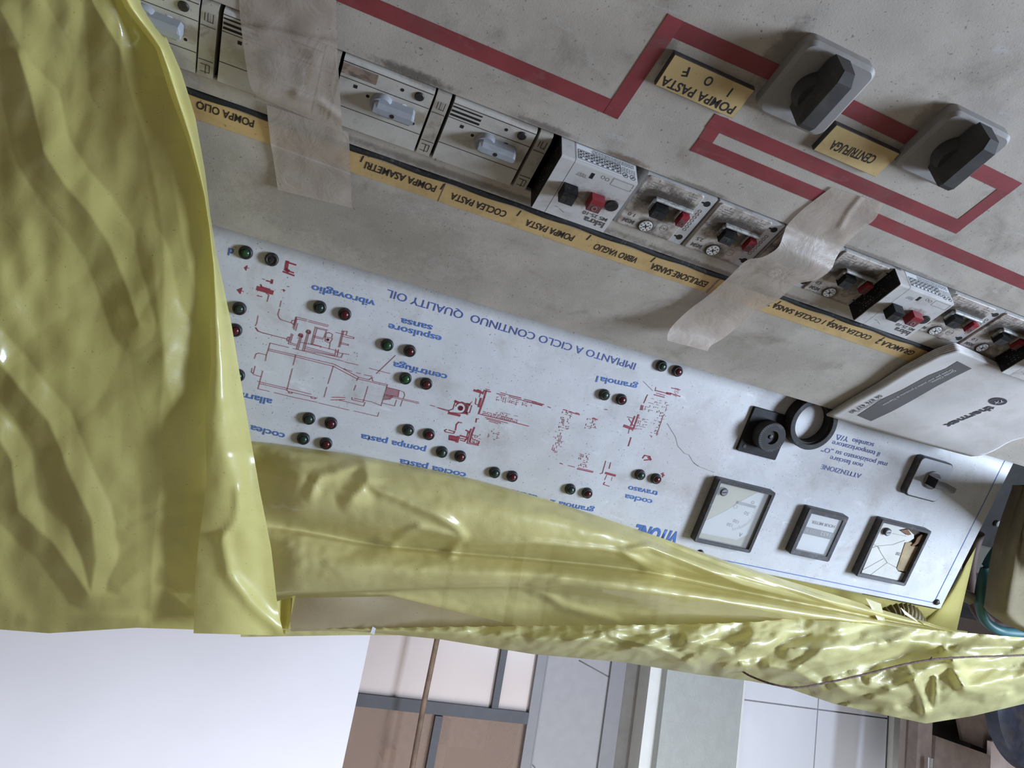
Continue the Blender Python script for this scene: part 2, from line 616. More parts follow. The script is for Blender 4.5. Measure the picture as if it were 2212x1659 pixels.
for s, p, q, cap in (('ATTENZIONE', (1862, 1024), (1776.5, 1003), 0.0052), ('non lasciare', (1865, 1001.5), (1795, 984.3), 0.0052),
                     ('mai posizionato su \u201eO\u201d', (1917.8, 999.8), (1777, 965.3), 0.0052),
                     ('il temporizzatore', (1902, 977.4), (1799.6, 951.6), 0.0052), ('scambio  ', (1889.2, 957.8), (1843, 946.5), 0.0052),
                     ('Y/\u0394', (1835, 944.5), (1808.3, 938), 0.0056)):
    sign_text(s, p, q, cap, M_blue_w, bold=0.004)

# red line drawing of the plant (from the sign, in photo positions)
LN = []


def seg(pts, w=0.00042): LN.append((pts, w))


def circ(cx, cy, r, n=14, a0=0, a1=360):
    return [(cx + r * math.cos(math.radians(a0 + (a1 - a0) * k / n)), cy + r * math.sin(math.radians(a0 + (a1 - a0) * k / n))) for k in range(n + 1)]


A = lambda *p: zp(530, 700, 5.978, p)
B = lambda *p: zp(480, 540, 6.913, p)
C = lambda *p: zp(930, 800, 7.373, p)
D = lambda *p: zp(1150, 820, 6.144, p)
for pl in [  # centrifuge
        ((262, 475), (275, 400), (300, 325), (322, 245), (560, 302)), ((300, 320), (650, 400), (1150, 518), (1290, 590), (1465, 685), (1600, 720), (1640, 688), (1645, 735), (1838, 783)),
        ((300, 340), (650, 422), (1140, 545), (1440, 705), (1600, 740), (1830, 800)), ((655, 395), (620, 530)), ((610, 575), (540, 850)), ((1140, 540), (1070, 770)), ((1055, 815), (1020, 940)),
        ((120, 445), (140, 385), (180, 375), (275, 400)), ((130, 545), (105, 640), (80, 620), (90, 570)), ((105, 650), (205, 680)), ((228, 605), (165, 835), (310, 870)), ((165, 740), (540, 830), (850, 905)),
        ((190, 770), (535, 850), (560, 870), (930, 955)), ((560, 870), (565, 890), (605, 893), (610, 880)), ((850, 940), (860, 958), (905, 965), (912, 950)), ((380, 885), (580, 935), (930, 1010)), ((950, 1018), (1340, 1110)),
        ((1405, 1122), (1710, 1192), (1728, 1140)), ((1120, 945), (1290, 948)), ((1105, 980), (1285, 975)), ((1210, 980), (1530, 1058), (1550, 1010)), ((1380, 945), (1380, 975), (1520, 1010)), ((1410, 960), (1640, 1005)), ((1650, 1012), (1755, 1052)),
        ((1585, 805), (1560, 890), (1525, 1010)), ((1430, 790), (1405, 855)), ((1465, 685), (1440, 730)), ((1838, 780), (1755, 1055)), ((1825, 815), (1990, 855), (1975, 940)), ((1990, 855), (2050, 880), (2060, 920), (2040, 965)),
        ((1800, 905), (2080, 975), (2240, 1010)), ((1800, 920), (2080, 990), (2240, 1025)), ((1770, 1020), (1930, 1057), (1955, 980)), ((2030, 985), (2005, 1060)), ((1870, 640), (1605, 570)), ((1455, 528), (1290, 490)), ((1270, 480), (765, 350)),
        ((1940, 405), (1735, 600), (1695, 640)), ((760, 350), (620, 315)), ((1270, 575), (1380, 612)), ((1440, 630), (1490, 640)), ((1540, 655), (1640, 675)), ((140, 45), (170, 90), (230, 115), (540, 192))]:
    seg(A(*pl))
for k in range(15):       # hatched coupling
    t = k / 14
    seg(A((1822 - 6 * t, 820 + 90 * t), (1985 - 14 * t, 858 + 82 * t)), 0.00022)
    if k < 10: seg(A((1800 - 25 * t, 915 + 100 * t), (1850 + 80 * (1 - t), 925 + 70 * t)), 0.00018)
for pl in [  # vibrating screen
        ((1040, 1090), (1075, 1120), (1115, 1000)), ((1035, 1085), (1050, 1050), (1080, 1052)), ((1060, 1165), (1105, 1000), (1270, 1040)), ((1075, 1190), (1120, 1030), (1260, 1060)), ((1100, 1205), (1130, 1095)), ((1300, 1050), (1590, 1125)), ((1290, 1070), (1580, 1145)),
        ((880, 1040), (1040, 1090)), ((835, 960), (850, 1010), (880, 1040)), ((885, 760), (865, 850)), ((860, 880), (835, 960)), ((540, 980), (520, 1090), (500, 1130)), ((500, 1160), (530, 1210), (580, 1228), (970, 1330)),
        ((970, 1330), (985, 1300), (1010, 1302), (990, 1362), (970, 1355), (970, 1330)), ((1040, 1250), (990, 1400), (1110, 1430)), ((1060, 1260), (1020, 1385), (1110, 1410)), ((1110, 1480), (1175, 1270)), ((1135, 1485), (1195, 1280)), ((1200, 1505), (1280, 1230)), ((1225, 1510), (1300, 1240)),
        ((1240, 1470), (1690, 1580)), ((1245, 1500), (1780, 1605), (1805, 1550), (1700, 1520)), ((1250, 1445), (1680, 1560)), ((1165, 1375), (1460, 1440)), ((1395, 1150), (1330, 1410)), ((1420, 1170), (1355, 1400)), ((1390, 1150), (1580, 1195)), ((1410, 1170), (1560, 1205), (1520, 1310)),
        ((1370, 1280), (1520, 1320)), ((1365, 1300), (1510, 1335)), ((1545, 1300), (1560, 1240), (1600, 1232), (1650, 1260), (1640, 1310)), ((1545, 1295), (1650, 1325), (1610, 1390), (1540, 1360), (1545, 1295)), ((1700, 1230), (1970, 1305), (1965, 1325), (1800, 1290)),
        ((1800, 1205), (1740, 1450)), ((1820, 1210), (1760, 1450)), ((1790, 1210), (1870, 1215), (1855, 1270)), ((1770, 1380), (1890, 1410), (1885, 1425), (1770, 1400)), ((1700, 1480), (1690, 1570)), ((1740, 1485), (1720, 1590)), ((1330, 1400), (1480, 1440), (1470, 1455)), ((1480, 1445), (1740, 1510)), ((1800, 1545), (1900, 1562)),
        ((1615, 1395), (1600, 1480))]:
    seg(B(*pl))
for cx, cy in ((1175, 1280), (1290, 1225)):
    seg(B(*circ(cx, cy, 32, 12, -200, 60)), 0.0005)
    seg(B(*circ(cx, cy, 16, 10)), 0.0005)
seg(B(*circ(1580, 1340, 10)), 0.001)
TRI = []
for tri in (((330, 265), (385, 225), (360, 315), (330, 265)), ((220, 595), (305, 560), (275, 662), (220, 595))):
    TRI.append(B(*tri[:3]))
seg(B((300, 610), (320, 622))); seg(B((380, 270), (402, 272)))
for pl, w in [(((975, 180), (955, 290), (985, 310)), 0.0024), (((965, 180), (1098, 222)), 0.0012), (((920, 325), (1070, 380)), 0.0013), (((985, 310), (1065, 340)), 0.0010), (((545, 575), (738, 632)), 0.0034), (((580, 520), (590, 548)), 0.001),
              (((580, 545), (715, 585)), 0.0007), (((670, 460), (750, 480), (745, 495)), 0.001), (((750, 450), (738, 495)), 0.0014), (((530, 683), (595, 697)), 0.0006), (((665, 650), (700, 670), (675, 770)), 0.0005), (((605, 430), (640, 445)), 0.0004),
              (((900, 595), (945, 605)), 0.0005), (((925, 590), (925, 620)), 0.0006), (((978, 545), (1000, 548)), 0.0005)]:
    seg(B(*pl), w)
for pl, w in [  # pump and mixing tank
        (((0, 555), (70, 575)), .0005), (((105, 590), (290, 635)), .0005), (((130, 600), (285, 650)), .0005), (((290, 640), (360, 615), (400, 490), (620, 540), (570, 690), (300, 670), (290, 640)), .0006), (((300, 680), (460, 715)), .0022),
        (((400, 492), (440, 515)), .002), (((590, 540), (620, 545)), .0022), (((545, 660), (585, 690)), .0018), (((585, 560), (560, 680)), .0010), (((625, 540), (665, 500)), .0004), (((660, 560), (625, 675)), .0006), (((560, 665), (625, 672)), .0006),
        (((705, 320), (820, 355)), .0020), (((740, 320), (760, 310), (800, 325)), .0008), (((800, 360), (780, 425)), .0005), (((860, 315), (835, 380)), .0007), (((885, 300), (940, 310)), .0006), (((880, 325), (955, 340)), .0010), (((890, 325), (860, 420)), .0013),
        (((860, 430), (770, 690)), .0013), (((805, 450), (770, 575)), .0017), (((730, 455), (715, 535), (770, 555)), .0006), (((1120, 355), (1230, 385)), .0006), (((1250, 395), (1440, 440)), .0008), (((1500, 460), (1690, 508)), .0007), (((1060, 370), (1190, 400)), .0007),
        (((1260, 420), (1450, 470)), .0007), (((1475, 480), (1780, 555)), .0008), (((800, 700), (1240, 805)), .0008), (((1240, 805), (1560, 888)), .0007), (((880, 750), (1230, 840)), .0006), (((900, 775), (1120, 835)), .0006), (((940, 810), (1080, 850)), .0005),
        (((735, 770), (725, 825)), .0009), (((735, 770), (770, 772)), .0006), (((495, 835), (450, 825), (415, 860), (400, 950)), .0009), (((390, 970), (370, 1005), (240, 980), (225, 955), (260, 940)), .0007), (((295, 950), (385, 978)), .0008),
        (((305, 1035), (300, 1100), (400, 1125)), .001), (((330, 1040), (415, 1060)), .0012), (((335, 1075), (400, 1085)), .0035), (((340, 1100), (400, 1115)), .0014), (((445, 1060), (425, 1135)), .0022), (((480, 1040), (590, 1070)), .0013), (((470, 1080), (570, 1100), (545, 1130), (480, 1110)), .0008),
        (((590, 1070), (570, 1100)), .001), (((570, 955), (630, 985)), .0012), (((650, 935), (620, 1000)), .0011), (((600, 985), (585, 1050)), .0007), (((700, 910), (660, 1010), (625, 1145)), .0013), (((625, 1010), (585, 1160), (765, 1195)), .0007), (((635, 1150), (760, 1178), (778, 1130)), .0008),
        (((690, 1105), (770, 1130)), .0005), (((660, 1060), (690, 1110)), .0004)]:
    seg(C(*pl), w)
seg(C(*circ(480, 600, 82, 22, -160, 100)), 0.0006)
seg(C(*circ(480, 600, 100, 12, -80, 60)), 0.0006)
seg(C(*circ(480, 602, 18, 10)), 0.0022)
rr = random.Random(3)


def grid(F, p0, du, dv, nu, nv, keep, w=0.0004):
    """Worn hatching: a lattice of short dashes."""
    for i in range(nu):
        for j in range(nv):
            x, y = p0[0] + du[0] * i + dv[0] * j, p0[1] + du[1] * i + dv[1] * j
            if rr.random() < keep: seg(F((x, y), (x + du[0] * rr.uniform(.25, .95), y + du[1] * rr.uniform(.25, .95))), w)
            if rr.random() < keep: seg(F((x, y), (x + dv[0] * rr.uniform(.25, .95), y + dv[1] * rr.uniform(.25, .95))), w)


grid(C, (850, 655), (31, 8), (-7, 26), 18, 2, .8)
grid(C, (1030, 640), (31, 8), (-7, 26), 12, 3, .35)
grid(C, (1070, 395), (34, 9), (-7, 30), 10, 3, .55)
grid(C, (1480, 480), (34, 9), (-7, 30), 5, 3, .3)
grid(C, (690, 990), (34, 9), (-9, 35), 4, 5, .3)
grid(C, (950, 950), (34, 9), (-9, 30), 5, 5, .22)
grid(C, (640, 1080), (36, 9), (-9, 35), 4, 2, .8)
grid(D, (410, 400), (22, 6), (-6, 24), 6, 10, .3, .0005)
grid(D, (330, 620), (22, 6), (-10, 34), 6, 10, .3, .0004)
grid(D, (640, 960), (22, 6), (-6, 24), 6, 8, .22, .0005)
grid(D, (740, 490), (24, 6), (-6, 24), 6, 7, .25, .0005)
grid(D, (1400, 500), (24, 6), (-10, 34), 6, 5, .4, .0004)
grid(D, (1510, 230), (26, 7), (-8, 30), 12, 6, .25, .0004)
grid(D, (1660, 420), (24, 6), (-12, 40), 4, 9, .35, .0005)
grid(D, (1900, 110), (14, 3), (-4, 14), 4, 8, .5, .0003)
for pl, w in [(((0, 290), (150, 330)), .0009), (((0, 310), (130, 345)), .0007), (((210, 360), (240, 372)), .0007), (((500, 430), (625, 465)), .0009), (((420, 400), (460, 408)), .0008), (((580, 440), (620, 450)), .0006), (((800, 515), (860, 530)), .001),
              (((600, 1185), (800, 1230)), .0009), (((610, 1170), (810, 1218)), .0006), (((480, 1140), (560, 1160)), .0006), (((370, 1110), (400, 1120)), .0008), (((975, 1080), (930, 1240), (900, 1250)), .0006), (((1040, 1100), (1020, 1180)), .0006), (((980, 1240), (1095, 1272)), .0022),
              (((990, 1265), (960, 1330)), .0005), (((960, 1360), (945, 1390), (1020, 1415)), .0007), (((1060, 1295), (1050, 1340)), .0004), (((1225, 615), (1325, 650)), .0026), (((1360, 490), (1310, 610)), .0013), (((1265, 495), (1350, 515)), .0006), (((1280, 520), (1340, 610)), .0006),
              (((1290, 640), (1275, 715)), .0005), (((1420, 465), (1330, 680)), .0005), (((1405, 465), (1345, 640)), .0009), (((1310, 770), (1275, 880)), .0010), (((1450, 340), (1435, 400)), .0008), (((1470, 345), (1455, 400)), .0008), (((1530, 200), (1480, 310)), .0007),
              (((1640, 145), (1800, 185)), .0009), (((1620, 200), (1750, 235)), .0009), (((1650, 180), (1760, 210)), .0006), (((1850, 110), (1960, 135)), .0008), (((1830, 180), (1960, 222)), .0010), (((1790, 180), (1830, 190)), .0022), (((1640, 100), (1630, 150)), .0005),
              (((1740, 470), (1650, 740)), .0005), (((1465, 1040), (1490, 1005), (1560, 1020), (1565, 1060), (1490, 1068)), .0011), (((1545, 1030), (1570, 1060)), .002), (((1715, 1250), (1750, 1270)), .0012), (((1735, 1240), (1730, 1290)), .0012), (((960, 395), (995, 400)), .0006)]:
    seg(D(*pl), w)
mb = MB()
for pts, w in LN:
    q = [PW(x, y) for x, y in pts]
    for a, b2 in zip(q, q[1:]):
        d = (b2 - a)
        if d.length > 1e-6:
            e = d.normalized() * w * 0.4
            mb.ribbon(a - e, b2 + e, w, 0.00028)
for t_ in TRI:
    mb.poly([PW(*p) for p in t_], 0.00028)
on_sign(mb, 'process_diagram', M_redp)
# hairline crack and chip in the enamel
mb = MB()
ck = [PW(*p) for p in D((1470, 20), (1530, 80), (1600, 150)) + D((1790, 580), (1850, 680), (1900, 760), (1930, 880), (2020, 980), (2080, 1000), (2130, 1090), (2205, 1150)) + zp(1450, 800, 2.903, [(140, 580), (180, 605), (270, 640)])]
for k, (a, b2) in enumerate(zip(ck, ck[1:])):
    if k != 2: mb.ribbon(a, b2, 0.0003, 0.00025)
on_sign(mb, 'crack', mat('crack', (0.2, 0.19, 0.19), rough=0.8))

# ------------------------------------------------------------------ red mimic stripes on the desk
RP = [(600, -73), (1328, 236), (1448, 56), (1775, 203), (2181, 402), (2067, 489), (1549, 266), (1515, 317), (1892, 475), (2260, 632)]
RP = [PG(x, y) for x, y in RP]
WS = 0.0098
for k, (a, b2) in enumerate(zip(RP, RP[1:])):
    d = (b2 - a).normalized()
    mb = MB()
    e = d * WS * 0.5
    a2 = a - (e if k else e * 0)
    hh = 0.00025 + 0.00012 * (k % 2)
    p1 = [a2 + Vector((-d.y, d.x, 0)) * WS / 2, a2 - Vector((-d.y, d.x, 0)) * WS / 2, b2 + e - Vector((-d.y, d.x, 0)) * WS / 2, b2 + e + Vector((-d.y, d.x, 0)) * WS / 2]
    mb.prism([(p.x, p.y) for p in p1][::-1] if (Vector((p1[1].x - p1[0].x, p1[1].y - p1[0].y, 0)).cross(Vector((p1[2].x - p1[1].x, p1[2].y - p1[1].y, 0)))).z < 0 else [(p.x, p.y) for p in p1], 0.00002, hh)
    o = mb.obj('red_stripe', M_red, desk)

# ------------------------------------------------------------------ yellow label tapes with their lettering
YL0, YL1 = -0.1035, -0.0872
M_seam = mat('tape seam', (0.33, 0.21, 0.09), rough=0.4)


def label_tape(x0, x1, z, label, texts, ticks, kname='label_tape'):
    xm = (x0 + x1) / 2
    root = empty(kname, at(MG, xm, 0, 0), label, 'label tape', 'yellow label tapes under the breakers')
    mb = MB()
    mb.box(x0 - xm, x1 - xm, YL0, YL1, 0.00005, z)
    mb.obj('tape', M_ltape, root)
    for s, p, q, cap in texts:
        a, b2 = PG(*p), PG(*q)
        y = (a.y + b2.y) / 2
        text(s, (a.x - xm, y), (b2.x - xm, y), cap, z + 0.0002, M_ink, root, bold=0.016, shear=0.05)
    for p in ticks:
        g = PG(*p)
        mb = MB()
        mb.ribbon((g.x - xm - 0.0004, YL0 + 0.0005), (g.x - xm + 0.0004, YL0 + 0.006), 0.0009, z + 0.0002)
        mb.obj('tick_mark', M_ink, root)
    return root


g = lambda x, y: PG(x, y).x
label_tape(g(963, 389), 0.40, 0.0003, 'yellow label tape lettered POMPA OLIO and POMPA ASAMETRI beside the yellow plastic',
           [('POMPA OLIO', (550.5, 258.8), (425.5, 217), 0.0058), ('POMPA ASAMETRI', (945, 400.6), (790.8, 348.4), 0.0060)], [(787, 328), (961, 391)])
label_tape(g(1551, 600), g(966, 390), 0.0004, 'yellow label tape reading COCLEA PASTA, POMPA PASTA, VIBRO VAGLIO and ESPULSORE SANSA',
           [('COCLEA PASTA', (1097, 456), (977.2, 415.5), 0.0060), ('POMPA PASTA', (1243.7, 507.7), (1139.3, 473.8), 0.0060),
            ('VIBRO VAGLIO', (1382, 555), (1287, 526.7), 0.0060), ('ESPULSORE SANSA', (1532.6, 608), (1410.5, 568.7), 0.0062)],
           [(1127, 450), (1277, 505), (1415, 555)])
label_tape(-0.33, g(1556, 602), 0.00055, 'yellow label tape reading GRAMOLA 2, COCLEA SANSA 1 and COCLEA SANSA 2 beside the booklet',
           [('COCLEA SANSA 2', (1778, 688), (1662.5, 651), 0.0055), ('COCLEA SANSA 1', (1886.4, 724.9), (1783, 691), 0.0055),
            ('GRAMOLA 2', (1979.3, 758), (1899, 732), 0.0058)], [(1683, 652), (1799, 692), (1908, 729)])
# ------------------------------------------------------------------ circuit breakers in the slot
CREAM = (0.50, 0.475, 0.43)
SOOT = (0.055, 0.042, 0.032)
M_cream = mat('cream plastic', CREAM, rough=0.42, var=0.06, grime=(0.22, 0.175, 0.13), gamt=0.6, gscale=55, glo=0.48, ghi=0.8, specks=0.5,
              speck_scale=900, stains_shade=[(0.0035, -0.0232, 0.007, 0.65, (0.2, 0.14, 0.075)), (0.0115, -0.024, (0.008, 0.005), 0.5, (0.27, 0.2, 0.12)),
                                       (0.0, -0.0445, (0.03, 0.002), 0.5, (0.2, 0.16, 0.12))])
M_cream_side = mat('cream aux plastic', (0.40, 0.365, 0.31), rough=0.45, var=0.08, grime=(0.14, 0.105, 0.075), gamt=0.65, gscale=90, specks=0.5)
M_line = mat('dirty seam', (0.06, 0.045, 0.038), rough=0.8, var=0.3)
M_hole = mat('dark hole', (0.008, 0.007, 0.007), rough=0.9)
M_window = mat('rusty card', (0.30, 0.22, 0.17), rough=0.7, var=0.25, grime=(0.10, 0.075, 0.055), gamt=0.9, gscale=160, glo=0.45, ghi=0.7)
M_knobgrey = mat('grey handle', (0.31, 0.325, 0.355), rough=0.45, var=0.08, grime=(0.15, 0.13, 0.12), gamt=0.5, gscale=90)
M_white_dot = mat('white peg', (0.8, 0.8, 0.8), rough=0.4)
M_black = mat('black plastic', (0.010, 0.010, 0.011), rough=0.5, spec=0.2, var=0.2, grime=(0.06, 0.055, 0.05), gamt=0.4, gscale=120, specks=0.4, speck_col=(0.2, 0.19, 0.18))
M_bfade = mat('faded black plastic', (0.030, 0.028, 0.028), rough=0.6, spec=0.2, var=0.2, grime=(0.10, 0.09, 0.08), gamt=0.6, gscale=150)
M_redbtn = mat('red button', (0.27, 0.022, 0.032), rough=0.4, var=0.15, grime=(0.12, 0.05, 0.05), gamt=0.4, gscale=150)
M_redface = mat('grimy red face', (0.16, 0.055, 0.06), rough=0.6, var=0.2, grime=(0.1, 0.07, 0.065), gamt=0.6, gscale=300)
M_dial = mat('dial white', (0.62, 0.60, 0.57), rough=0.5, grime=(0.3, 0.25, 0.2), gamt=0.4, gscale=200)
M_print = mat('grey print', (0.09, 0.085, 0.085), rough=0.7, wear=0.95, wear_scale=900)
M_ghost = mat('faded print', (0.20, 0.18, 0.165), rough=0.7, wear=0.72, wear_scale=700)
M_sticker = mat('pale sticker', (0.74, 0.76, 0.78), rough=0.45, var=0.05, grime=(0.4, 0.38, 0.36), gamt=0.4, gscale=90, specks=0.4)
M_ghost_w = mat('white side print', (0.22, 0.21, 0.2), rough=0.7, wear=0.45, wear_scale=800)
HN = 0.0022        # how far the noses stand above the desk sheet
YT, YBm = -0.1658, -0.1213


def yz_prism(mb, prof, x0, x1):
    """Extrude a (y, z) profile along x."""
    return mb.loft([[(x0, y, z) for y, z in prof], [(x1, y, z) for y, z in prof]])


# --- rotary-handle breaker, local origin at its own (left, top-of-slot) corner: x 0..0.0535, y 0..-0.0445
def rotary_breaker(x0, label):
    r = empty('rotary_breaker', at(MG, x0, YBm, 0), label, 'circuit breaker', 'breakers with grey turning handles')
    w = 0.0535
    mb = MB()
    prof = [(0.0, -0.03), (0.0, HN + 0.0006), (-0.0126, HN), (-0.0128, HN - 0.0004), (-0.013, HN), (-0.0318, HN), (-0.0320, HN - 0.0005), (-0.0322, HN),
            (-0.0415, HN - 0.0001), (-0.0417, HN - 0.0004), (-0.042, HN - 0.0002), (-0.0426, HN - 0.0005), (-0.0438, HN - 0.0018), (-0.0445, HN - 0.0045), (-0.0445, -0.03)]
    yz_prism(mb, prof, 0.0003, w - 0.0003)
    hsg = mb.obj('housing', M_cream, r)
    mb = MB()
    for yy in (-0.0128, -0.0320): mb.box(0.0005, w - 0.0005, yy - 0.00022, yy + 0.00022, HN, HN + 0.00012)
    mb.box(0.0005, w - 0.0005, -0.0419, -0.0416, HN - 0.0005, HN + 0.0001)
    mb.obj('seam', M_line, r)
    return r


def breaker_front(r, window):
    """Handle, holes, screw and window of a rotary breaker. Seen from above the local x runs to the operator's right."""
    # turning handle: round hub with a flat grip pointing to the operator's left
    hx, hy = 0.0270, -0.0243
    hb = MB()
    hb.lathe(hx, hy, [(0.0066, HN), (0.0066, HN + 0.003), (0.0060, HN + 0.0042)], 36, False)
    hd = hb.obj('turning_handle', M_knobgrey, r, 40)
    gb = MB()
    gx0, gx1, gw = hx - 0.0198, hx + 0.0042, 0.0042
    cs = lambda x, k, w_: [(x, hy - w_ * k, HN + 0.0005), (x, hy + w_ * k, HN + 0.0005), (x, hy + w_ * k, HN + 0.0062), (x, hy + w_ * 0.42 * k, HN + 0.0085), (x, hy - w_ * 0.42 * k, HN + 0.0085), (x, hy - w_ * k, HN + 0.0062)]
    gb.loft([cs(gx0, 0.62, gw), cs(gx0 + 0.0016, 1, gw), cs(gx1 - 0.002, 1, gw), cs(gx1, 0.75, gw)])
    gb.obj('grip', M_knobgrey, hd)
    cb = MB()
    cb.cyl(hx - 0.0072, hy + 0.0002, 0.0013, HN + 0.0080, HN + 0.0087, 14)
    cb.obj('grip_hole', M_hole, hd)
    # holes
    hb = MB()
    hb.box(0.0425, 0.0447, -0.0297, -0.0275, HN - 0.0002, HN + 0.0001)
    hb.cyl(0.0357, -0.0254, 0.00105, HN - 0.0002, HN + 0.0001, 14)
    hb.cyl(0.0182, -0.0375, 0.00105, HN - 0.0002, HN + 0.0001, 14)
    hb.cyl(0.0062, -0.0185, 0.00095, HN - 0.0002, HN + 0.0001, 14)
    hb.obj('small_hole', M_hole, r)
    pb = MB()
    pb.cyl(0.0146, -0.0272, 0.0019, HN, HN + 0.00012, 16)
    pb.cyl(0.0142, -0.0270, 0.0010, HN, HN + 0.0009, 14)
    pb.obj('peg', M_white_dot if window else M_line, r)
    sb = MB()
    sb.lathe(0.0080, -0.0375, [(0.0029, HN), (0.0029, HN + 0.0004), (0.0024, HN + 0.0009)], 24, False)
    for a in (0.5, 2.07):
        c, s = math.cos(a) * 0.0019, math.sin(a) * 0.0019
        sb.ribbon((0.0080 - c, -0.0375 - s), (0.0080 + c, -0.0375 + s), 0.0006, HN + 0.00095)
    sb.obj('screw', M_screw, r)
    if window:
        wb = MB()
        wb.box(0.0330, 0.0530, -0.0408, -0.0343, HN + 0.00002, HN + 0.00014)
        wb.obj('indicator_window', M_window, r)
    else:
        vb = MB()
        for y in (-0.0402, -0.0376, -0.0348): vb.box(0.0345, 0.0528, y, y + (0.0009 if y < -0.040 else 0.0014), HN + 0.0, HN + 0.00014)
        vb.obj('vent_slot', M_hole, r)


def aux_block(x0, label, lines=True):
    r = empty('auxiliary_contact', at(MG, x0, YBm, 0), label, 'auxiliary contact', 'narrow contact blocks between the breakers')
    w = 0.0093
    mb = MB()
    prof = [(0.0, -0.03), (0.0, HN + 0.0006), (-0.0395, HN), (-0.0438, HN - 0.0018), (-0.0445, HN - 0.0045), (-0.0445, -0.03)]
    yz_prism(mb, prof, 0.0004, w - 0.0004)
    mb.obj('housing', M_cream_side, r)
    mb = MB()
    z = HN + 0.0006
    for p, q in (((0.0008, -0.0315), (w - 0.0008, -0.0315)), ((0.0008, -0.0105), (w - 0.0008, -0.0105)), ((0.0025, -0.0395), (0.0025, -0.034)), ((0.0025, -0.0345), (0.0052, -0.0345)),
                 ((0.0052, -0.0395), (0.0052, -0.0345)), ((0.0068, -0.039), (0.0068, -0.0345)), ((0.0025, -0.0078), (0.0075, -0.0078)), ((0.0025, -0.0078), (0.0025, -0.003)), ((0.0046, -0.0078), (0.0046, -0.002)), ((0.0025, -0.003), (0.0075, -0.003))):
        mb.ribbon(p, q, 0.0005, z)
    mb.obj('latch_lines', M_line, r)
    return r


for x0, lab, win in ((0.3292, 'cream breaker with grey turning handle half hidden behind the yellow plastic', True),
                     (0.2642, 'cream breaker with dark vent slots mostly covered by the wide paper tape', False),
                     (0.2000, 'cream breaker with rusty card window and grey turning handle beside the wide paper tape', True),
                     (0.1350, 'cream breaker with dark vent slots and grey turning handle beside the raised black-sided breaker', False)):
    r = rotary_breaker(x0, lab)
    breaker_front(r, win)
for x0, lab in ((0.3196, 'narrow cream contact block nearest the yellow plastic'), (0.2546, 'narrow cream contact block at the edge of the wide paper tape'),
                (0.1900, 'narrow cream contact block between the two uncovered turning-handle breakers'), (0.1243, 'narrow sooty contact block against the black side of the raised breaker')):
    aux_block(x0, lab)


# --- raised push-button motor starter (white front, black sides)
def push_buttons(r, x, y, z, h=0.0085, scale=1.0):
    """Black start key and red stop key; x, y is the middle between them (black one to the operator's right)."""
    s = scale
    bb = MB()
    bx = x + 0.0094 * s
    bb.prism(rrect(bx - 0.0042 * s, bx + 0.0042 * s, y - 0.0042 * s, y + 0.0042 * s), z, z + h, 0.0)
    k = bb.obj('start_button', M_black, r)
    fb = MB()
    fb.box(bx - 0.0041 * s, bx + 0.0041 * s, y - 0.0012 * s, y + 0.0041 * s, z + h, z + h + 0.0002)
    fb.ribbon((bx, y), (bx, y + 0.003 * s), 0.0007, z + h + 0.0003)
    fb.obj('button_face', M_bfade, k)
    rb = MB()
    rx = x - 0.0078 * s
    rb.prism(rrect(rx - 0.0040 * s, rx + 0.0040 * s, y - 0.0042 * s, y + 0.0042 * s), z, z + h * 0.78, 0.0)
    k = rb.obj('stop_button', M_redbtn, r)
    fb = MB()
    fb.box(rx - 0.0038 * s, rx + 0.0038 * s, y - 0.0010 * s, y + 0.0041 * s, z + h * 0.78, z + h * 0.78 + 0.0002)
    fb.obj('button_face', M_redface, k)
    ob = MB()
    ob.ring(rx, y + 0.0015 * s, 0.0017 * s, 0.0011 * s, z + h * 0.78 + 0.0001, z + h * 0.78 + 0.0004, 20)
    ob.obj('button_ring', mat('ring print', (0.3, 0.16, 0.16), rough=0.6), k)


M_isk_front = mat('white starter front', (0.56, 0.545, 0.53), rough=0.42, var=0.05, grime=(0.27, 0.21, 0.175), gamt=0.6, gscale=48, glo=0.46, ghi=0.8, specks=0.5, speck_scale=900,
                  stains_shade=[(0.018, -0.022, (0.017, 0.010), 0.8, (0.13, 0.09, 0.06)), (0.035, -0.022, (0.008, 0.008), 0.55, (0.2, 0.15, 0.11)), (0.047, -0.021, (0.006, 0.004), 0.5, (0.3, 0.24, 0.18))])
HI = 0.0165


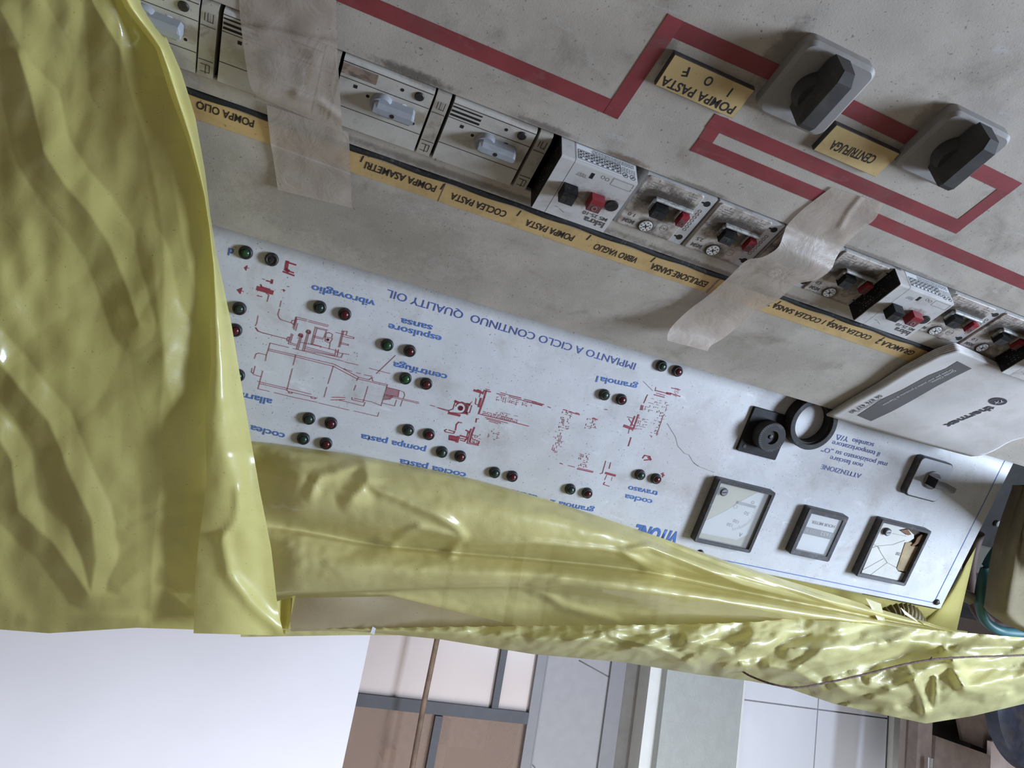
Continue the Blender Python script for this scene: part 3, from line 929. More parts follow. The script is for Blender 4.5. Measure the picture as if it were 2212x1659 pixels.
def motor_starter(x0, label, brand=True, text_right=True):
    """x0 = low-x end; 53 mm wide: 44 mm starter with a 9 mm side block at its high-x end."""
    r = empty('motor_starter', at(MG, x0, YBm, 0), label, 'motor starter', 'raised white motor starters with push buttons')
    w = 0.0532
    xs = w - 0.0098
    prof = [(0.0, -0.035), (0.0, HI), (-0.0330, HI), (-0.0342, HI - 0.0002), (-0.0348, HI - 0.0010), (-0.0445, -0.001), (-0.0445, -0.035)]
    mb = MB()
    yz_prism(mb, [(0.0, -0.035), (0.0, HI), (-0.0432, HI), (-0.0441, HI - 0.0003), (-0.0445, HI - 0.0012), (-0.0445, -0.035)], 0.0, xs - 0.0002)
    mb.obj('housing', M_isk_front, r)
    mb = MB()
    yz_prism(mb, [(0.0, -0.035), (0.0, HI), (-0.0432, HI), (-0.0441, HI - 0.0003), (-0.0445, HI - 0.0012), (-0.0445, -0.035)], xs + 0.0002, w - 0.0006)
    mb.obj('side_block', M_isk_front, r)
    mb = MB()
    mb.box(w - 0.0006, w, -0.0444, -0.0001, -0.035, HI - 0.0006)
    sd = mb.obj('black_side', M_black, r)
    mb = MB()
    # white maker's lettering rows on the black side (x = w face)
    rr2 = random.Random(5)
    for row in range(6):
        z = HI - 0.004 - row * 0.0022
        y = -0.040
        while y < -0.006:
            l = rr2.uniform(0.0006, 0.002)
            if rr2.random() < 0.55: mb.poly([(w + 0.0001, y, z), (w + 0.0001, y + l, z), (w + 0.0001, y + l, z + 0.0006), (w + 0.0001, y, z + 0.0006)])
            y += l + 0.0009
    mb.obj('side_print', M_ghost_w, sd)
    # sticker with the rating table on the face toward the operator
    ys = -0.0446
    mb = MB()
    mb.poly([(0.0008, ys, -0.0005), (xs - 0.0008, ys, -0.0005), (xs - 0.0008, ys, HI - 0.0016), (0.0008, ys, HI - 0.0016)])
    st = mb.obj('rating_sticker', M_sticker, r)
    mb = MB()
    yp = ys - 0.00015

    def vrib(xa, za, xb, zb, t=0.0002):
        d = Vector((xb - xa, zb - za)); n = Vector((-d.y, d.x)).normalized() * t
        mb.poly([(xa - n.x, yp, za - n.y), (xb - n.x, yp, zb - n.y), (xb + n.x, yp, zb + n.y), (xa + n.x, yp, za + n.y)])
    tx0, tx1, tz0, tz1 = 0.012, xs - 0.002, 0.0046, HI - 0.0032
    for z in (tz0, tz0 + (tz1 - tz0) * .33, tz0 + (tz1 - tz0) * .66, tz1): vrib(tx0, z, tx1, z)
    nx = 8
    for k in range(nx + 1):
        x = tx0 + (tx1 - tx0) * k / nx
        vrib(x, tz0, x, tz1 - (0.0 if k in (0, nx) else (tz1 - tz0) * .34))
    for k in range(nx):
        for zz in (0.16, 0.5, 0.83):
            x = tx0 + (tx1 - tx0) * (k + rr2.uniform(.2, .35)) / nx
            z = tz0 + (tz1 - tz0) * zz
            vrib(x, z - 0.0006, x + 0.0018, z + 0.0006, 0.00032)
            vrib(x + 0.0002, z + 0.0006, x + 0.0016, z - 0.0005, 0.00025)
    for row in range(5):
        z = 0.0006 + row * 0.0008 + (0 if row else 0)
        x = 0.002
        while x < (xs - 0.012):
            l = rr2.uniform(0.0006, 0.0022)
            vrib(x, z, x + l, z, 0.00016)
            x += l + 0.0006
    for row in range(7):
        z = 0.0056 + row * 0.0008
        x = 0.0014
        while x < 0.0108:
            l = rr2.uniform(0.0006, 0.0016)
            vrib(x, z, x + l, z, 0.00014)
            x += l + 0.0006
    for cx in (0.0036, 0.0088):
        pr = [(cx + 0.0019 * math.cos(a * math.pi / 10), 0.0128 + 0.0019 * math.sin(a * math.pi / 10)) for a in range(21)]
        for a, b2 in zip(pr, pr[1:]): vrib(a[0], a[1], b2[0], b2[1])
        vrib(cx - 0.001, 0.012, cx + 0.001, 0.0136, 0.0003); vrib(cx + 0.0004, 0.0122, cx - 0.0006, 0.0136, 0.0002)
    mb.obj('rating_print', M_ink, st)
    # front details
    mb = MB()
    mb.box(0.0279, 0.0301, -0.0405, -0.0363, HI, HI + 0.00015)
    mb.obj('test_slot', M_hole, r)
    mb = MB()
    for p, q in (((0.0016, -0.0424), (0.0157, -0.0424)), ((0.0157, -0.0424), (0.0157, -0.0372)), ((0.0157, -0.0372), (0.0016, -0.0372)), ((0.0016, -0.0372), (0.0016, -0.0424))):
        mb.ribbon(p, q, 0.0003, HI + 0.0001)
    mb.ring(0.0190, -0.0398, 0.0013, 0.001, HI + 0.00005, HI + 0.0001, 18)
    mb.ring(0.0222, -0.0402, 0.0013, 0.001, HI + 0.00005, HI + 0.0001, 18)
    mb.ribbon((0.037, -0.0075), (0.0395, -0.0075), 0.0004, HI + 0.0001)
    mb.ribbon((0.0318, -0.005), (0.036, -0.0068), 0.0003, HI + 0.0001)
    mb.obj('front_print', M_ghost, r)
    push_buttons(r, 0.0272, -0.0227, HI, 0.0085, 1.12)
    # black round adjusting screw
    db = MB()
    db.lathe(0.0064, -0.0228, [(0.0044, HI), (0.0044, HI + 0.0006), (0.0040, HI + 0.0009)], 30, False)
    k = db.obj('adjusting_screw', M_bfade, r)
    sb = MB()
    sb.ribbon((0.0046, -0.0240), (0.0084, -0.0214), 0.0011, HI + 0.001)
    sb.obj('screw_slot', M_hole, k)
    text('TEST', (0.0317, -0.0378), (0.0384, -0.0378), 0.0026, HI + 0.0002, M_ghost, r)
    text('MS 25-10', (0.0030, -0.0120), (0.0207, -0.0120), 0.0030, HI + 0.0002, M_print, r, bold=0.01)
    text('Iskra', (0.0027, -0.0080), (0.0177, -0.0080), 0.0050, HI + 0.0002, M_print, r, bold=0.02)
    return r


# --- flush push-button starter on a pale mounting plate
M_msm = mat('sooty cream plate', (0.47, 0.42, 0.375), rough=0.5, var=0.08, grime=(0.15, 0.11, 0.085), gamt=0.8, gscale=95, glo=0.43, ghi=0.68, specks=0.8, speck_scale=800,
            stains_shade=[(0.0330, -0.0285, (0.0150, 0.0110), 0.98, SOOT), (0.019, -0.0325, (0.021, 0.0085), 0.92, SOOT), (0.006, -0.0295, (0.0100, 0.010), 0.88, SOOT), (0.0226, -0.0063, (0.0105, 0.0092), 0.9, SOOT), (0.012, -0.022, (0.013, 0.011), 0.75, SOOT),
                    (0.018, -0.001, (0.03, 0.002), 0.6, (0.12, 0.09, 0.07))])
M_msm_plate = mat('pale mounting plate', (0.45, 0.44, 0.43), rough=0.45, var=0.06, grime=(0.2, 0.17, 0.14), gamt=0.6, gscale=70, specks=0.5)
M_guard = mat('grey button guard', (0.36, 0.36, 0.34), rough=0.5, var=0.15, grime=(0.08, 0.06, 0.05), gamt=0.7, gscale=220, glo=0.45, ghi=0.65)


def flush_starter(x0, rating, label, hole_side=True):
    """x0 = low-x end of the 43.5 mm cover."""
    r = empty('flush_starter', at(MG, x0, YBm, 0), label, 'motor starter', 'flush motor starters with sooty covers')
    w = 0.0432
    mb = MB()
    mb.box(-0.0095, w + 0.0006, -0.0445, 0.0, -0.03, HN - 0.0012)
    pl = mb.obj('mounting_plate', M_msm_plate, r)
    mb = MB()
    for y in (-0.0060, -0.0385):
        mb.cyl(-0.0052, y, 0.0023, HN - 0.0012, HN - 0.00105, 24)
        mb.box(-0.0030, -0.0012, y - 0.0006, y + 0.0006, HN - 0.0012, HN - 0.00105)
    mb.obj('screw_hole', M_hole, pl)
    mb = MB()
    for k in range(7): mb.ring(-0.0045, -0.0135 - k * 0.003, 0.0013, 0.0010, HN - 0.00118, HN - 0.0010, 14)
    mb.obj('terminal_print', M_ghost, pl)
    mb = MB()
    mb.box(0.0004, w - 0.0004, -0.0438, -0.0005, HN - 0.0012, HN, 0.0004, 0.0018)
    mb.obj('cover', M_msm, r)
    mb = MB()
    rr3 = random.Random(11)
    z = HN + 0.0001
    for k in range(9): mb.ribbon((w - 0.0022 - 0.0002 * k * 0, -0.0415 + k * 0.0022), (w - 0.0034 - 0.0008 * rr3.random(), -0.0415 + k * 0.0022), 0.0004, z)
    for row in range(3):
        for (xa, xb) in ((0.004, 0.011), (0.030, 0.038)):
            x = xa
            while x < xb:
                l = rr3.uniform(0.0005, 0.0013)
                mb.ribbon((x, -0.0405 + row * 0.0019), (x + l, -0.0405 + row * 0.0019), 0.0007, z)
                x += l + 0.0006
    for k in range(3):
        mb.ribbon((0.0165 + k * 0.0036, -0.0415), (0.0165 + k * 0.0036, -0.0345), 0.00025, z)
        for yy in (-0.0395, -0.0372): mb.box(0.0153 + k * 0.0036, 0.0175 + k * 0.0036, yy, yy + 0.0003, z - 0.0001, z)
    mb.ribbon((0.0148, -0.0399), (0.0262, -0.0399), 0.00025, z); mb.ribbon((0.0148, -0.0362), (0.0262, -0.0362), 0.00025, z)
    mb.ring(0.0097, -0.0092, 0.0030, 0.0027, z - 0.0001, z, 24)
    mb.ring(0.0085, -0.0092, 0.0010, 0.0008, z - 0.0001, z, 14)
    mb.ring(0.0109, -0.0092, 0.0010, 0.0008, z - 0.0001, z, 14)
    mb.ribbon((0.0158, -0.0025), (0.0158, -0.012), 0.00025, z); mb.ribbon((0.0040, -0.0140), (0.0158, -0.0140), 0.0003, z)
    for xx in (0.034, 0.0085): mb.ribbon((xx, -0.0435), (xx, -0.0415), 0.0004, z); mb.ribbon((xx, -0.0008), (xx, -0.002), 0.0004, z)
    mb.obj('cover_print', M_ghost, r)
    text('MSM', (0.0312, -0.0068), (0.0396, -0.0068), 0.0034, z + 0.00005, M_print, r, bold=0.02)
    text(rating, (0.0340, -0.0125), (0.0390, -0.0125), 0.0032, z + 0.00005, M_print, r, bold=0.01)
    # raised guard around the two keys
    mb = MB()
    mb.box(0.0008, 0.0300, -0.0312, -0.0290, HN, HN + 0.0030, 0.0008, 0.0008)
    mb.box(0.0286, 0.0300, -0.0312, -0.0205, HN, HN + 0.0022, 0.0006, 0.0008)
    mb.box(0.0084, 0.0092, -0.0312, -0.0200, HN, HN + 0.0022, 0.0004, 0.0005)
    mb.obj('button_guard', M_guard, r)
    # keys
    kb = MB()
    kb.box(0.0182, 0.0280, -0.0278, -0.0186, HN, HN + 0.0060, 0.0)
    k = kb.obj('start_button', M_black, r)
    fb = MB()
    fb.box(0.0184, 0.0278, -0.0246, -0.0187, HN + 0.0060, HN + 0.0062)
    fb.ribbon((0.0231, -0.0235), (0.0231, -0.0200), 0.0008, HN + 0.0063)
    fb.obj('button_face', M_bfade, k)
    kb = MB()
    kb.box(0.0016, 0.0070, -0.0278, -0.0182, HN, HN + 0.0048, 0.0)
    k = kb.obj('stop_button', M_redbtn, r)
    fb = MB()
    fb.box(0.0018, 0.0068, -0.0248, -0.0183, HN + 0.0048, HN + 0.0050)
    fb.ring(0.0043, -0.0215, 0.0016, 0.0009, HN + 0.0049, HN + 0.0052, 18)
    fb.obj('button_face', M_redface, k)
    # round setting dial with cross slot
    db = MB()
    db.lathe(0.0226, -0.0063, [(0.0053, HN), (0.0053, HN + 0.0003), (0.0050, HN + 0.0005)], 32, False)
    k = db.obj('dial_rim', M_line, r)
    db = MB()
    db.cyl(0.0226, -0.0063, 0.0046, HN + 0.0003, HN + 0.0010, 32, 0.0003)
    k2 = db.obj('setting_dial', M_dial, r)
    sb = MB()
    zz = HN + 0.00106
    sb.ribbon((0.0208, -0.0075), (0.0244, -0.0051), 0.0008, zz); sb.ribbon((0.0216, -0.0047), (0.0236, -0.0079), 0.0008, zz)
    for a in range(0, 360, 45):
        c, s = math.cos(math.radians(a)), math.sin(math.radians(a))
        sb.ribbon((0.0226 + c * 0.0028, -0.0063 + s * 0.0028), (0.0226 + c * 0.0039, -0.0063 + s * 0.0039), 0.0007, zz)
    sb.obj('dial_marks', M_hole, k2)
    return r


motor_starter(0.0668, 'raised white starter with crisp rating table between the turning-handle breakers and flush starters')
flush_starter(0.0138, '1.0', 'sooty flush starter marked MSM 1.0 beside the first raised starter')
flush_starter(-0.0415, '2.5', 'sooty flush starter marked MSM 2.5 next to the curled paper tape')
flush_starter(-0.0962, '4.0', 'flush starter hidden in the shade of the curled paper tape')
flush_starter(-0.1475, '4.0', 'flush starter marked MSM 4.0 against the black side of the second raised starter')
motor_starter(-0.2035, 'raised white starter above the lettering COCLEA SANSA 1')
flush_starter(-0.2560, '1.0', 'sooty flush starter next to the top corner of the printed booklet')
flush_starter(-0.3085, '1.0', 'flush starter at the picture edge against a third black side')
motor_starter(-0.3625, 'raised starter showing its black side under the edge of the printed booklet')
# ------------------------------------------------------------------ indicator lamps on the sign
M_bez = mat('lamp bezel', (0.018, 0.016, 0.015), rough=0.45, var=0.2, grime=(0.11, 0.095, 0.08), gamt=0.6, gscale=220)
M_lg = mat('green lens', (0.016, 0.068, 0.024), rough=0.22, var=0.2, grime=(0.09, 0.11, 0.07), gamt=0.4, gscale=260)
M_lgd = mat('dull green lens', (0.015, 0.036, 0.024), rough=0.3, var=0.2, grime=(0.09, 0.09, 0.07), gamt=0.5, gscale=260)
M_lr = mat('red lens', (0.07, 0.006, 0.011), rough=0.22, var=0.2, grime=(0.11, 0.05, 0.05), gamt=0.4, gscale=260)


def lamp(px, py, lens, label, empty_hole=False):
    p = PW(px, py, 0.0025)
    r = empty('indicator_lamp', at(MW, p.x, p.y, 0), label, 'indicator lamp', 'indicator lamps on the white sign')
    mb = MB()
    mb.lathe(0, 0, [(0.0051, 0), (0.0051, 0.0016), (0.0045, 0.0034), (0.0034, 0.0038), (0.0031, 0.0030)], 28, True)
    mb.obj('bezel', M_bez, r)
    mb = MB()
    if empty_hole:
        mb.lathe(0, 0, [(0.0032, 0.0026), (0.0018, 0.0027), (0.0018, 0.0034), (0.0009, 0.0036)], 24, False)
        mb.obj('socket', M_dark, r)
    else:
        mb.lathe(0, 0, [(0.0032, 0.0024), (0.0032, 0.0034), (0.0027, 0.0044), (0.0018, 0.0050), (0.0009, 0.0053), (0.0002, 0.0054)], 28, True)
        mb.obj('lens', lens, r)
    return r


for px, py, l, lab in (
        (530.3, 546.1, M_lg, 'green indicator lamp next to the single blue letter by the plastic edge'),
        (516.7, 667.1, M_lgd, 'green indicator lamp just below the red arrowhead by the plastic edge'),
        (507.7, 714.2, M_lr, 'red indicator lamp half cut off by the yellow plastic hem'),
        (690.7, 664.5, M_lgd, 'green indicator lamp beside the word vibrovaglio'),
        (744.7, 679.4, M_lr, 'red indicator lamp beside the word vibrovaglio'),
        (836.9, 746, M_lg, 'green indicator lamp beside the words espulsore sansa'),
        (885.6, 759, M_lr, 'red indicator lamp between espulsore sansa and centrifuga'),
        (876.3, 818.6, M_lg, 'green indicator lamp above the word centrifuga'),
        (921.4, 830.2, M_lr, 'red indicator lamp above the word centrifuga'),
        (667.2, 905.5, M_lgd, 'green indicator lamp beside the word allarme'),
        (714.9, 915.4, M_lr, 'red indicator lamp beside the word allarme'),
        (655.2, 948.9, M_lgd, 'dark indicator lamp touching the rolled plastic next to the word coclea sansa'),
        (704.3, 959.5, M_lr, 'red indicator lamp touching the rolled plastic beside coclea sansa'),
        (882.3, 930.3, M_lgd, 'green indicator lamp at the word pompa pasta'),
        (927, 939.6, M_lr, 'red indicator lamp at the word pompa pasta'),
        (955.2, 977.7, M_lgd, 'green indicator lamp between the words pompa pasta and coclea pasta'),
        (995, 987, M_lr, 'red indicator lamp above the word coclea pasta'),
        (1069.4, 1022, M_lgd, 'green indicator lamp just clear of the plastic roll near the word uscita'),
        (1107.4, 1030.3, M_lr, 'red indicator lamp just clear of the plastic roll near the word uscita'),
        (1232.9, 1058.1, M_lgd, 'green indicator lamp beside the half hidden word gramola 2'),
        (1269.4, 1066.5, M_lr, 'red indicator lamp beside the half hidden word gramola 2'),
        (1384, 1026.7, M_lgd, 'green indicator lamp beside the words coclea travaso'),
        (1418.4, 1035.4, M_lr, 'red indicator lamp beside the words coclea travaso'),
        (1306.7, 853.8, M_lgd, 'green indicator lamp beside the word gramola1'),
        (1343.6, 863.9, M_lr, 'red indicator lamp beside the word gramola1'),
        (1430.4, 791.6, M_lgd, 'green indicator lamp close to the desk edge at the start of the title'),
        (1464.7, 802.8, M_lr, 'red indicator lamp close to the desk edge at the start of the title')):
    lamp(px, py, l, lab)
lamp(586.6, 561, M_dark, 'black empty lamp socket without a lens beside the red pump drawing', True)
lamp(514, 812, M_lgd, 'dark lamp almost wholly covered by the yellow plastic hem')

# ------------------------------------------------------------------ panel meters
M_frame = mat('meter frame', (0.050, 0.047, 0.050), rough=0.5, var=0.15, grime=(0.17, 0.16, 0.155), gamt=0.6, gscale=110, specks=0.4, speck_col=(0.25, 0.24, 0.22))
M_face = mat('meter face', (0.60, 0.59, 0.54), rough=0.4, var=0.05, grime=(0.45, 0.42, 0.33), gamt=0.5, gscale=40, specks=0.4)
M_scale = mat('scale card', (0.62, 0.63, 0.65), rough=0.5, var=0.04)
M_cream_face = mat('yellowed meter face', (0.50, 0.485, 0.39), rough=0.35, var=0.06, grime=(0.38, 0.35, 0.26), gamt=0.5, gscale=40)
M_glass = glass_mat('clear cover', (0.9, 0.9, 0.88), 0.04, 0.86)
M_counter = mat('counter wheels', (0.13, 0.13, 0.14), rough=0.5, var=0.1)
M_digit = mat('pale digits', (0.55, 0.55, 0.56), rough=0.6)
M_needle = mat('grey needle', (0.30, 0.31, 0.33), rough=0.5)
HM = 0.0085


def meter(x0, x1, y0, y1, label, name, bez, inner_z=0.003):
    cx, cy = (x0 + x1) / 2, (y0 + y1) / 2
    r = empty(name, at(MW, cx, cy, 0), label, 'meter', 'square meters on the white sign')
    w, h = (x1 - x0) / 2, (y1 - y0) / 2
    mb = MB()
    o_ = rrect(-w, w, -h, h, 0.002)
    i_ = rrect(-w + bez, w - bez, -h + bez, h - bez, 0.001)
    n = len(o_)
    mb.loft([[(x, y, 0) for x, y in o_], [(x, y, HM - 0.0007) for x, y in o_], [(x, y, HM) for x, y in inset(o_, 0.0007)], [(x, y, HM - 0.0003) for x, y in i_], [(x, y, inner_z) for x, y in i_]], cap0=False, cap1=False)
    mb.obj('frame', M_frame, r)
    return r, w - bez, h - bez


def mpos(x, y, cx, cy, h=HM): 
    p = PW(x, y, h)
    return (p.x - cx, p.y - cy)


def corners(pts, h):
    q = [PW(x, y, h) for x, y in pts]
    xs, ys = sorted(p.x for p in q), sorted(p.y for p in q)
    return (xs[0] + xs[1]) / 2, (xs[2] + xs[3]) / 2, (ys[0] + ys[1]) / 2, (ys[2] + ys[3]) / 2


def face_screw(r, x, y, z):
    mb = MB()
    mb.lathe(x, y, [(0.0042, z), (0.0042, z + 0.0028), (0.0036, z + 0.0034)], 26, False)
    s = mb.obj('adjusting_screw', M_frame, r)
    mb = MB()
    mb.lathe(x, y, [(0.0032, z + 0.0034), (0.0030, z + 0.0037)], 22, False)
    s2 = mb.obj('screw_head', mat('steel screw', (0.24, 0.24, 0.25), rough=0.4, metal=0.5), s)
    mb = MB()
    mb.ribbon((x - 0.0024, y - 0.0006), (x + 0.0024, y + 0.0006), 0.0008, z + 0.0038)
    mb.obj('screw_slot', M_hole, s)


# ammeter with scale 50-100-150
X0, X1, Y0, Y1 = corners([(1556, 1036), (1677, 1064), (1622, 1196), (1497, 1170)], HM)
r, iw, ih = meter(X0, X1, Y0, Y1, 'large square ammeter with yellowed face and faint needle, nearest the blue company lettering', 'ammeter', 0.0035)
cx, cy = (X0 + X1) / 2, (Y0 + Y1) / 2
ZF = 0.0035
mp = lambda x, y: mpos(1480 + x / 5.821, 1000 + y / 5.821, cx, cy, ZF)
mb = MB(); mb.box(-iw, iw, -ih, ih, 0.001, ZF)
mb.obj('face', M_cream_face, r)
mb = MB()
pl = [mp(*p) for p in ((905, 370), (1010, 395), (960, 560), (880, 720), (790, 900), (640, 965), (200, 880), (215, 745), (520, 595), (700, 480))]
mb.prism(pl[::-1] if sum((a[0] * b2[1] - b2[0] * a[1]) for a, b2 in zip(pl, pl[1:] + pl[:1])) < 0 else pl, ZF, ZF + 0.0002)
sc_ = mb.obj('scale_card', M_scale, r)
mb = MB()
cN = mp(520, 420)
for k in range(26):
    t = k / 25
    a0 = mp(*[(905, 545), (880, 640), (830, 730), (760, 790), (690, 825), (600, 850)][min(5, int(t * 5))])
    a1 = mp(*[(905, 545), (880, 640), (830, 730), (760, 790), (690, 825), (600, 850)][min(5, int(t * 5) + 1)])
    u = t * 5 - int(t * 5)
    px_, py_ = a0[0] + (a1[0] - a0[0]) * u, a0[1] + (a1[1] - a0[1]) * u
    d = Vector((px_ - cN[0], py_ - cN[1])).normalized() * (0.004 if k % 5 == 0 else 0.0026)
    mb.ribbon((px_, py_), (px_ - d.x, py_ - d.y), 0.00028, ZF + 0.0003)
mb.obj('scale_ticks', M_ghost, sc_)
for s, p, q in (('50', (800, 650), (745, 625)), ('100', (670, 752), (605, 722)), ('150', (590, 790), (525, 770)), ('A', (715, 905), (675, 895)), ('0', (865, 505), (830, 495))):
    a, b2 = mp(*p), mp(*q)
    text(s, (a[0], a[1] - 0.002), (b2[0], b2[1] - 0.002), 0.0036 if s != 'A' else 0.0046, ZF + 0.0003, M_print if s in ('A',) else M_ghost, sc_)
mb = MB()
a, b2 = mp(660, 492), mp(880, 550)
mb.ribbon(a, b2, 0.0028, ZF + 0.0012)
mb.ring(*mp(632, 550), 0.0021, 0.0018, ZF + 0.0003, ZF + 0.0004, 20)
mb.obj('needle', M_needle, r)
face_screw(r, *mpos(1480 + 495 / 5.821, 1000 + 372 / 5.821, cx, cy, 0.007), ZF)
mb = MB(); mb.box(-iw, iw, -ih, ih, 0.0060, 0.0064)
mb.obj('cover_glass', M_glass, r)

# hour meter
hz = lambda x, y: (1480 + x / 5.821, 1000 + y / 5.821)
X0, X1, Y0, Y1 = corners([hz(1575, 560), hz(2065, 690), hz(1810, 1255), hz(1310, 1140)], HM)
r, iw, ih = meter(X0, X1, Y0, Y1, 'small square hour meter with number drum and white card, between the two larger meters', 'hour_meter', 0.0052, 0.005)
cx, cy = (X0 + X1) / 2, (Y0 + Y1) / 2
mp = lambda x, y: mpos(1480 + x / 5.821, 1000 + y / 5.821, cx, cy, 0.0056)
mb = MB(); mb.box(-iw, iw, -ih, ih, 0.001, 0.0050)
mb.obj('face', M_frame, r)
mb = MB()
mb.box(-iw + 0.0015, iw - 0.0015, -ih + 0.0012, ih - 0.001, 0.005, 0.0056)
card = mb.obj('white_card', M_scale, r)
q = [mp(*p) for p in ((1510, 800), (1915, 890), (1865, 970), (1480, 885))]
yb0, yb1 = (q[0][1] + q[1][1]) / 2, (q[2][1] + q[3][1]) / 2
mb = MB(); mb.box(-iw + 0.0015, iw - 0.0015, yb0, yb1, 0.0056, 0.0059)
band = mb.obj('counter_band', M_counter, r)
text('11652', mp(1868, 893), mp(1705, 862), 0.0040, 0.0061, M_digit, band)
text('00', mp(1640, 850), mp(1570, 833), 0.0034, 0.0061, M_counter if False else M_needle, band)
text('h', mp(1545, 828), mp(1525, 824), 0.0040, 0.0061, M_digit, band)
text('HOUR METER', mp(1888, 786), mp(1603, 722), 0.0034, 0.0059, M_print, card, bold=0.006)
mb = MB(); mb.box(-iw, iw, -ih, ih, 0.0070, 0.0074)
mb.obj('cover_glass', M_glass, r)

# broken meter
bz = lambda x, y: (1820 + x / 5.183, 970 + y / 5.183)
X0, X1, Y0, Y1 = corners([bz(455, 780), bz(1005, 930), bz(700, 1545), bz(155, 1420)], HM)
r, iw, ih = meter(X0, X1, Y0, Y1, 'large square meter with cracked cover and torn brown face, nearest the sign corner', 'broken_meter', 0.0035)
cx, cy = (X0 + X1) / 2, (Y0 + Y1) / 2
mp = lambda x, y: mpos(1820 + x / 5.183, 970 + y / 5.183, cx, cy, ZF)
mb = MB(); mb.box(-iw, iw, -ih, ih, 0.001, ZF - 0.0012)
mb.obj('meter_back', mat('brown cavity', (0.09, 0.06, 0.03), rough=0.8, var=0.4, grime=(0.02, 0.015, 0.01), gamt=0.8, gscale=120), r)


def plate(pts, z0, z1, m, name):
    q = [mp(*p) for p in pts]
    if sum((a[0] * b2[1] - b2[0] * a[1]) for a, b2 in zip(q, q[1:] + q[:1])) < 0: q = q[::-1]
    mb = MB(); mb.prism(q, z0, z1)
    return mb.obj(name, m, r)


plate([(460, 800), (640, 830), (740, 905), (800, 960), (800, 1000), (740, 1040), (705, 1050), (650, 1190), (610, 1330), (620, 1370), (720, 1395), (680, 1505), (205, 1405), (420, 900)], ZF - 0.0012, ZF, M_face, 'torn_face')
plate([(700, 1045), (770, 1040), (775, 1085), (870, 1090), (800, 1250), (725, 1375), (620, 1355), (605, 1330)], ZF, ZF + 0.0006, mat('brown card', (0.33, 0.25, 0.14), rough=0.8, var=0.25, grime=(0.14, 0.09, 0.05), gamt=0.8, gscale=130), 'brown_flap')
plate([(830, 980), (870, 950), (905, 960), (880, 1010), (820, 1060), (780, 1085), (760, 1075), (800, 1040)], ZF + 0.0006, ZF + 0.0016, mat('dead leaf brown', (0.16, 0.08, 0.035), rough=0.8, var=0.4), 'torn_scrap')
plate([(640, 905), (720, 890), (760, 950), (720, 960)], ZF + 0.0002, ZF + 0.0014, mat('rust scrap', (0.2, 0.10, 0.06), rough=0.8, var=0.4), 'torn_scrap')
text('200', mp(655, 1160), mp(605, 1150), 0.0040, ZF + 0.0002, M_ghost, r)
mb = MB()
for pl in (((300, 1115), (390, 1085), (560, 1070), (700, 1020)), ((390, 1085), (430, 1160), (500, 1270), (600, 1325)), ((215, 1360), (460, 1225)), ((310, 1410), (500, 1270)), ((560, 945), (715, 975)), ((340, 1060), (420, 1110))):
    for a, b2 in zip(pl, pl[1:]): mb.ribbon(mp(*a), mp(*b2), 0.0004, ZF + 0.0003)
mb.obj('crack', mat('crack grey', (0.26, 0.25, 0.22), rough=0.7), r)
face_screw(r, *mpos(1820 + 515 / 5.183, 970 + 937 / 5.183, cx, cy, 0.007), ZF)

# ------------------------------------------------------------------ lever switch on the sign
M_swp = mat('grey switch plate', (0.50, 0.51, 0.54), rough=0.4, var=0.06, grime=(0.3, 0.28, 0.27), gamt=0.45, gscale=60, specks=0.4)
M_lever = mat('grey lever', (0.19, 0.185, 0.18), rough=0.5, var=0.12, grime=(0.3, 0.28, 0.26), gamt=0.4, gscale=150)
HS = 0.0075
X0, X1, Y0, Y1 = corners([bz(880, 75), bz(1262, 175), bz(1065, 610), bz(700, 515)], HS)
cx, cy = (X0 + X1) / 2, (Y0 + Y1) / 2
r = empty('lever_switch', at(MW, cx, cy, 0), 'light grey square switch with a lever pointing at the sign edge', 'rotary switch')
w, h = (X1 - X0) / 2, (Y1 - Y0) / 2
mb = MB(); mb.box(-w, w, -h, h, 0, HS, 0.0012, 0.006, 6)
mb.obj('base_plate', M_frame, r)
mb = MB(); mb.box(-w + 0.0014, w - 0.0014, -h + 0.0014, h - 0.0014, HS - 0.0005, HS + 0.0004, 0.0003, 0.005, 6)
mb.obj('cover_plate', M_swp, r)
lx = lambda x, y, hh: mpos(1820 + x / 5.183, 970 + y / 5.183, cx, cy, hh)
hubx, huby = lx(1005, 350, HS + 0.002)
mb = MB(); mb.lathe(hubx, huby, [(0.0098, HS), (0.0098, HS + 0.003), (0.0085, HS + 0.0036)], 32, False)
mb.obj('hub', M_lever, r)
LZ = HS + 0.0155
e0, e1 = lx(1075, 345, LZ), lx(1035, 440, LZ)
t0, t1 = lx(1308, 440, LZ), lx(1262, 520, LZ)
yc = (e0[1] + e1[1]) / 2
hw = 0.0048
xa, xb = (e0[0] + e1[0]) / 2, (t0[0] + t1[0]) / 2
ytip = (t0[1] + t1[1]) / 2
mb = MB()
sec = lambda x, y, hw_, zt: [(x, y - hw_, HS + 0.002), (x, y + hw_, HS + 0.002), (x, y + hw_, zt - 0.001), (x, y + hw_ - 0.001, zt), (x, y - hw_ + 0.001, zt), (x, y - hw_, zt - 0.001)]
mb.loft([sec(xa, yc, hw, LZ), sec(xa - 0.010, yc, hw, LZ), sec(xb + 0.004, ytip, hw * 0.92, LZ - 0.001), sec(xb, ytip, hw * 0.7, LZ - 0.002)])
lv = mb.obj('lever', M_lever, r)
mb = MB()
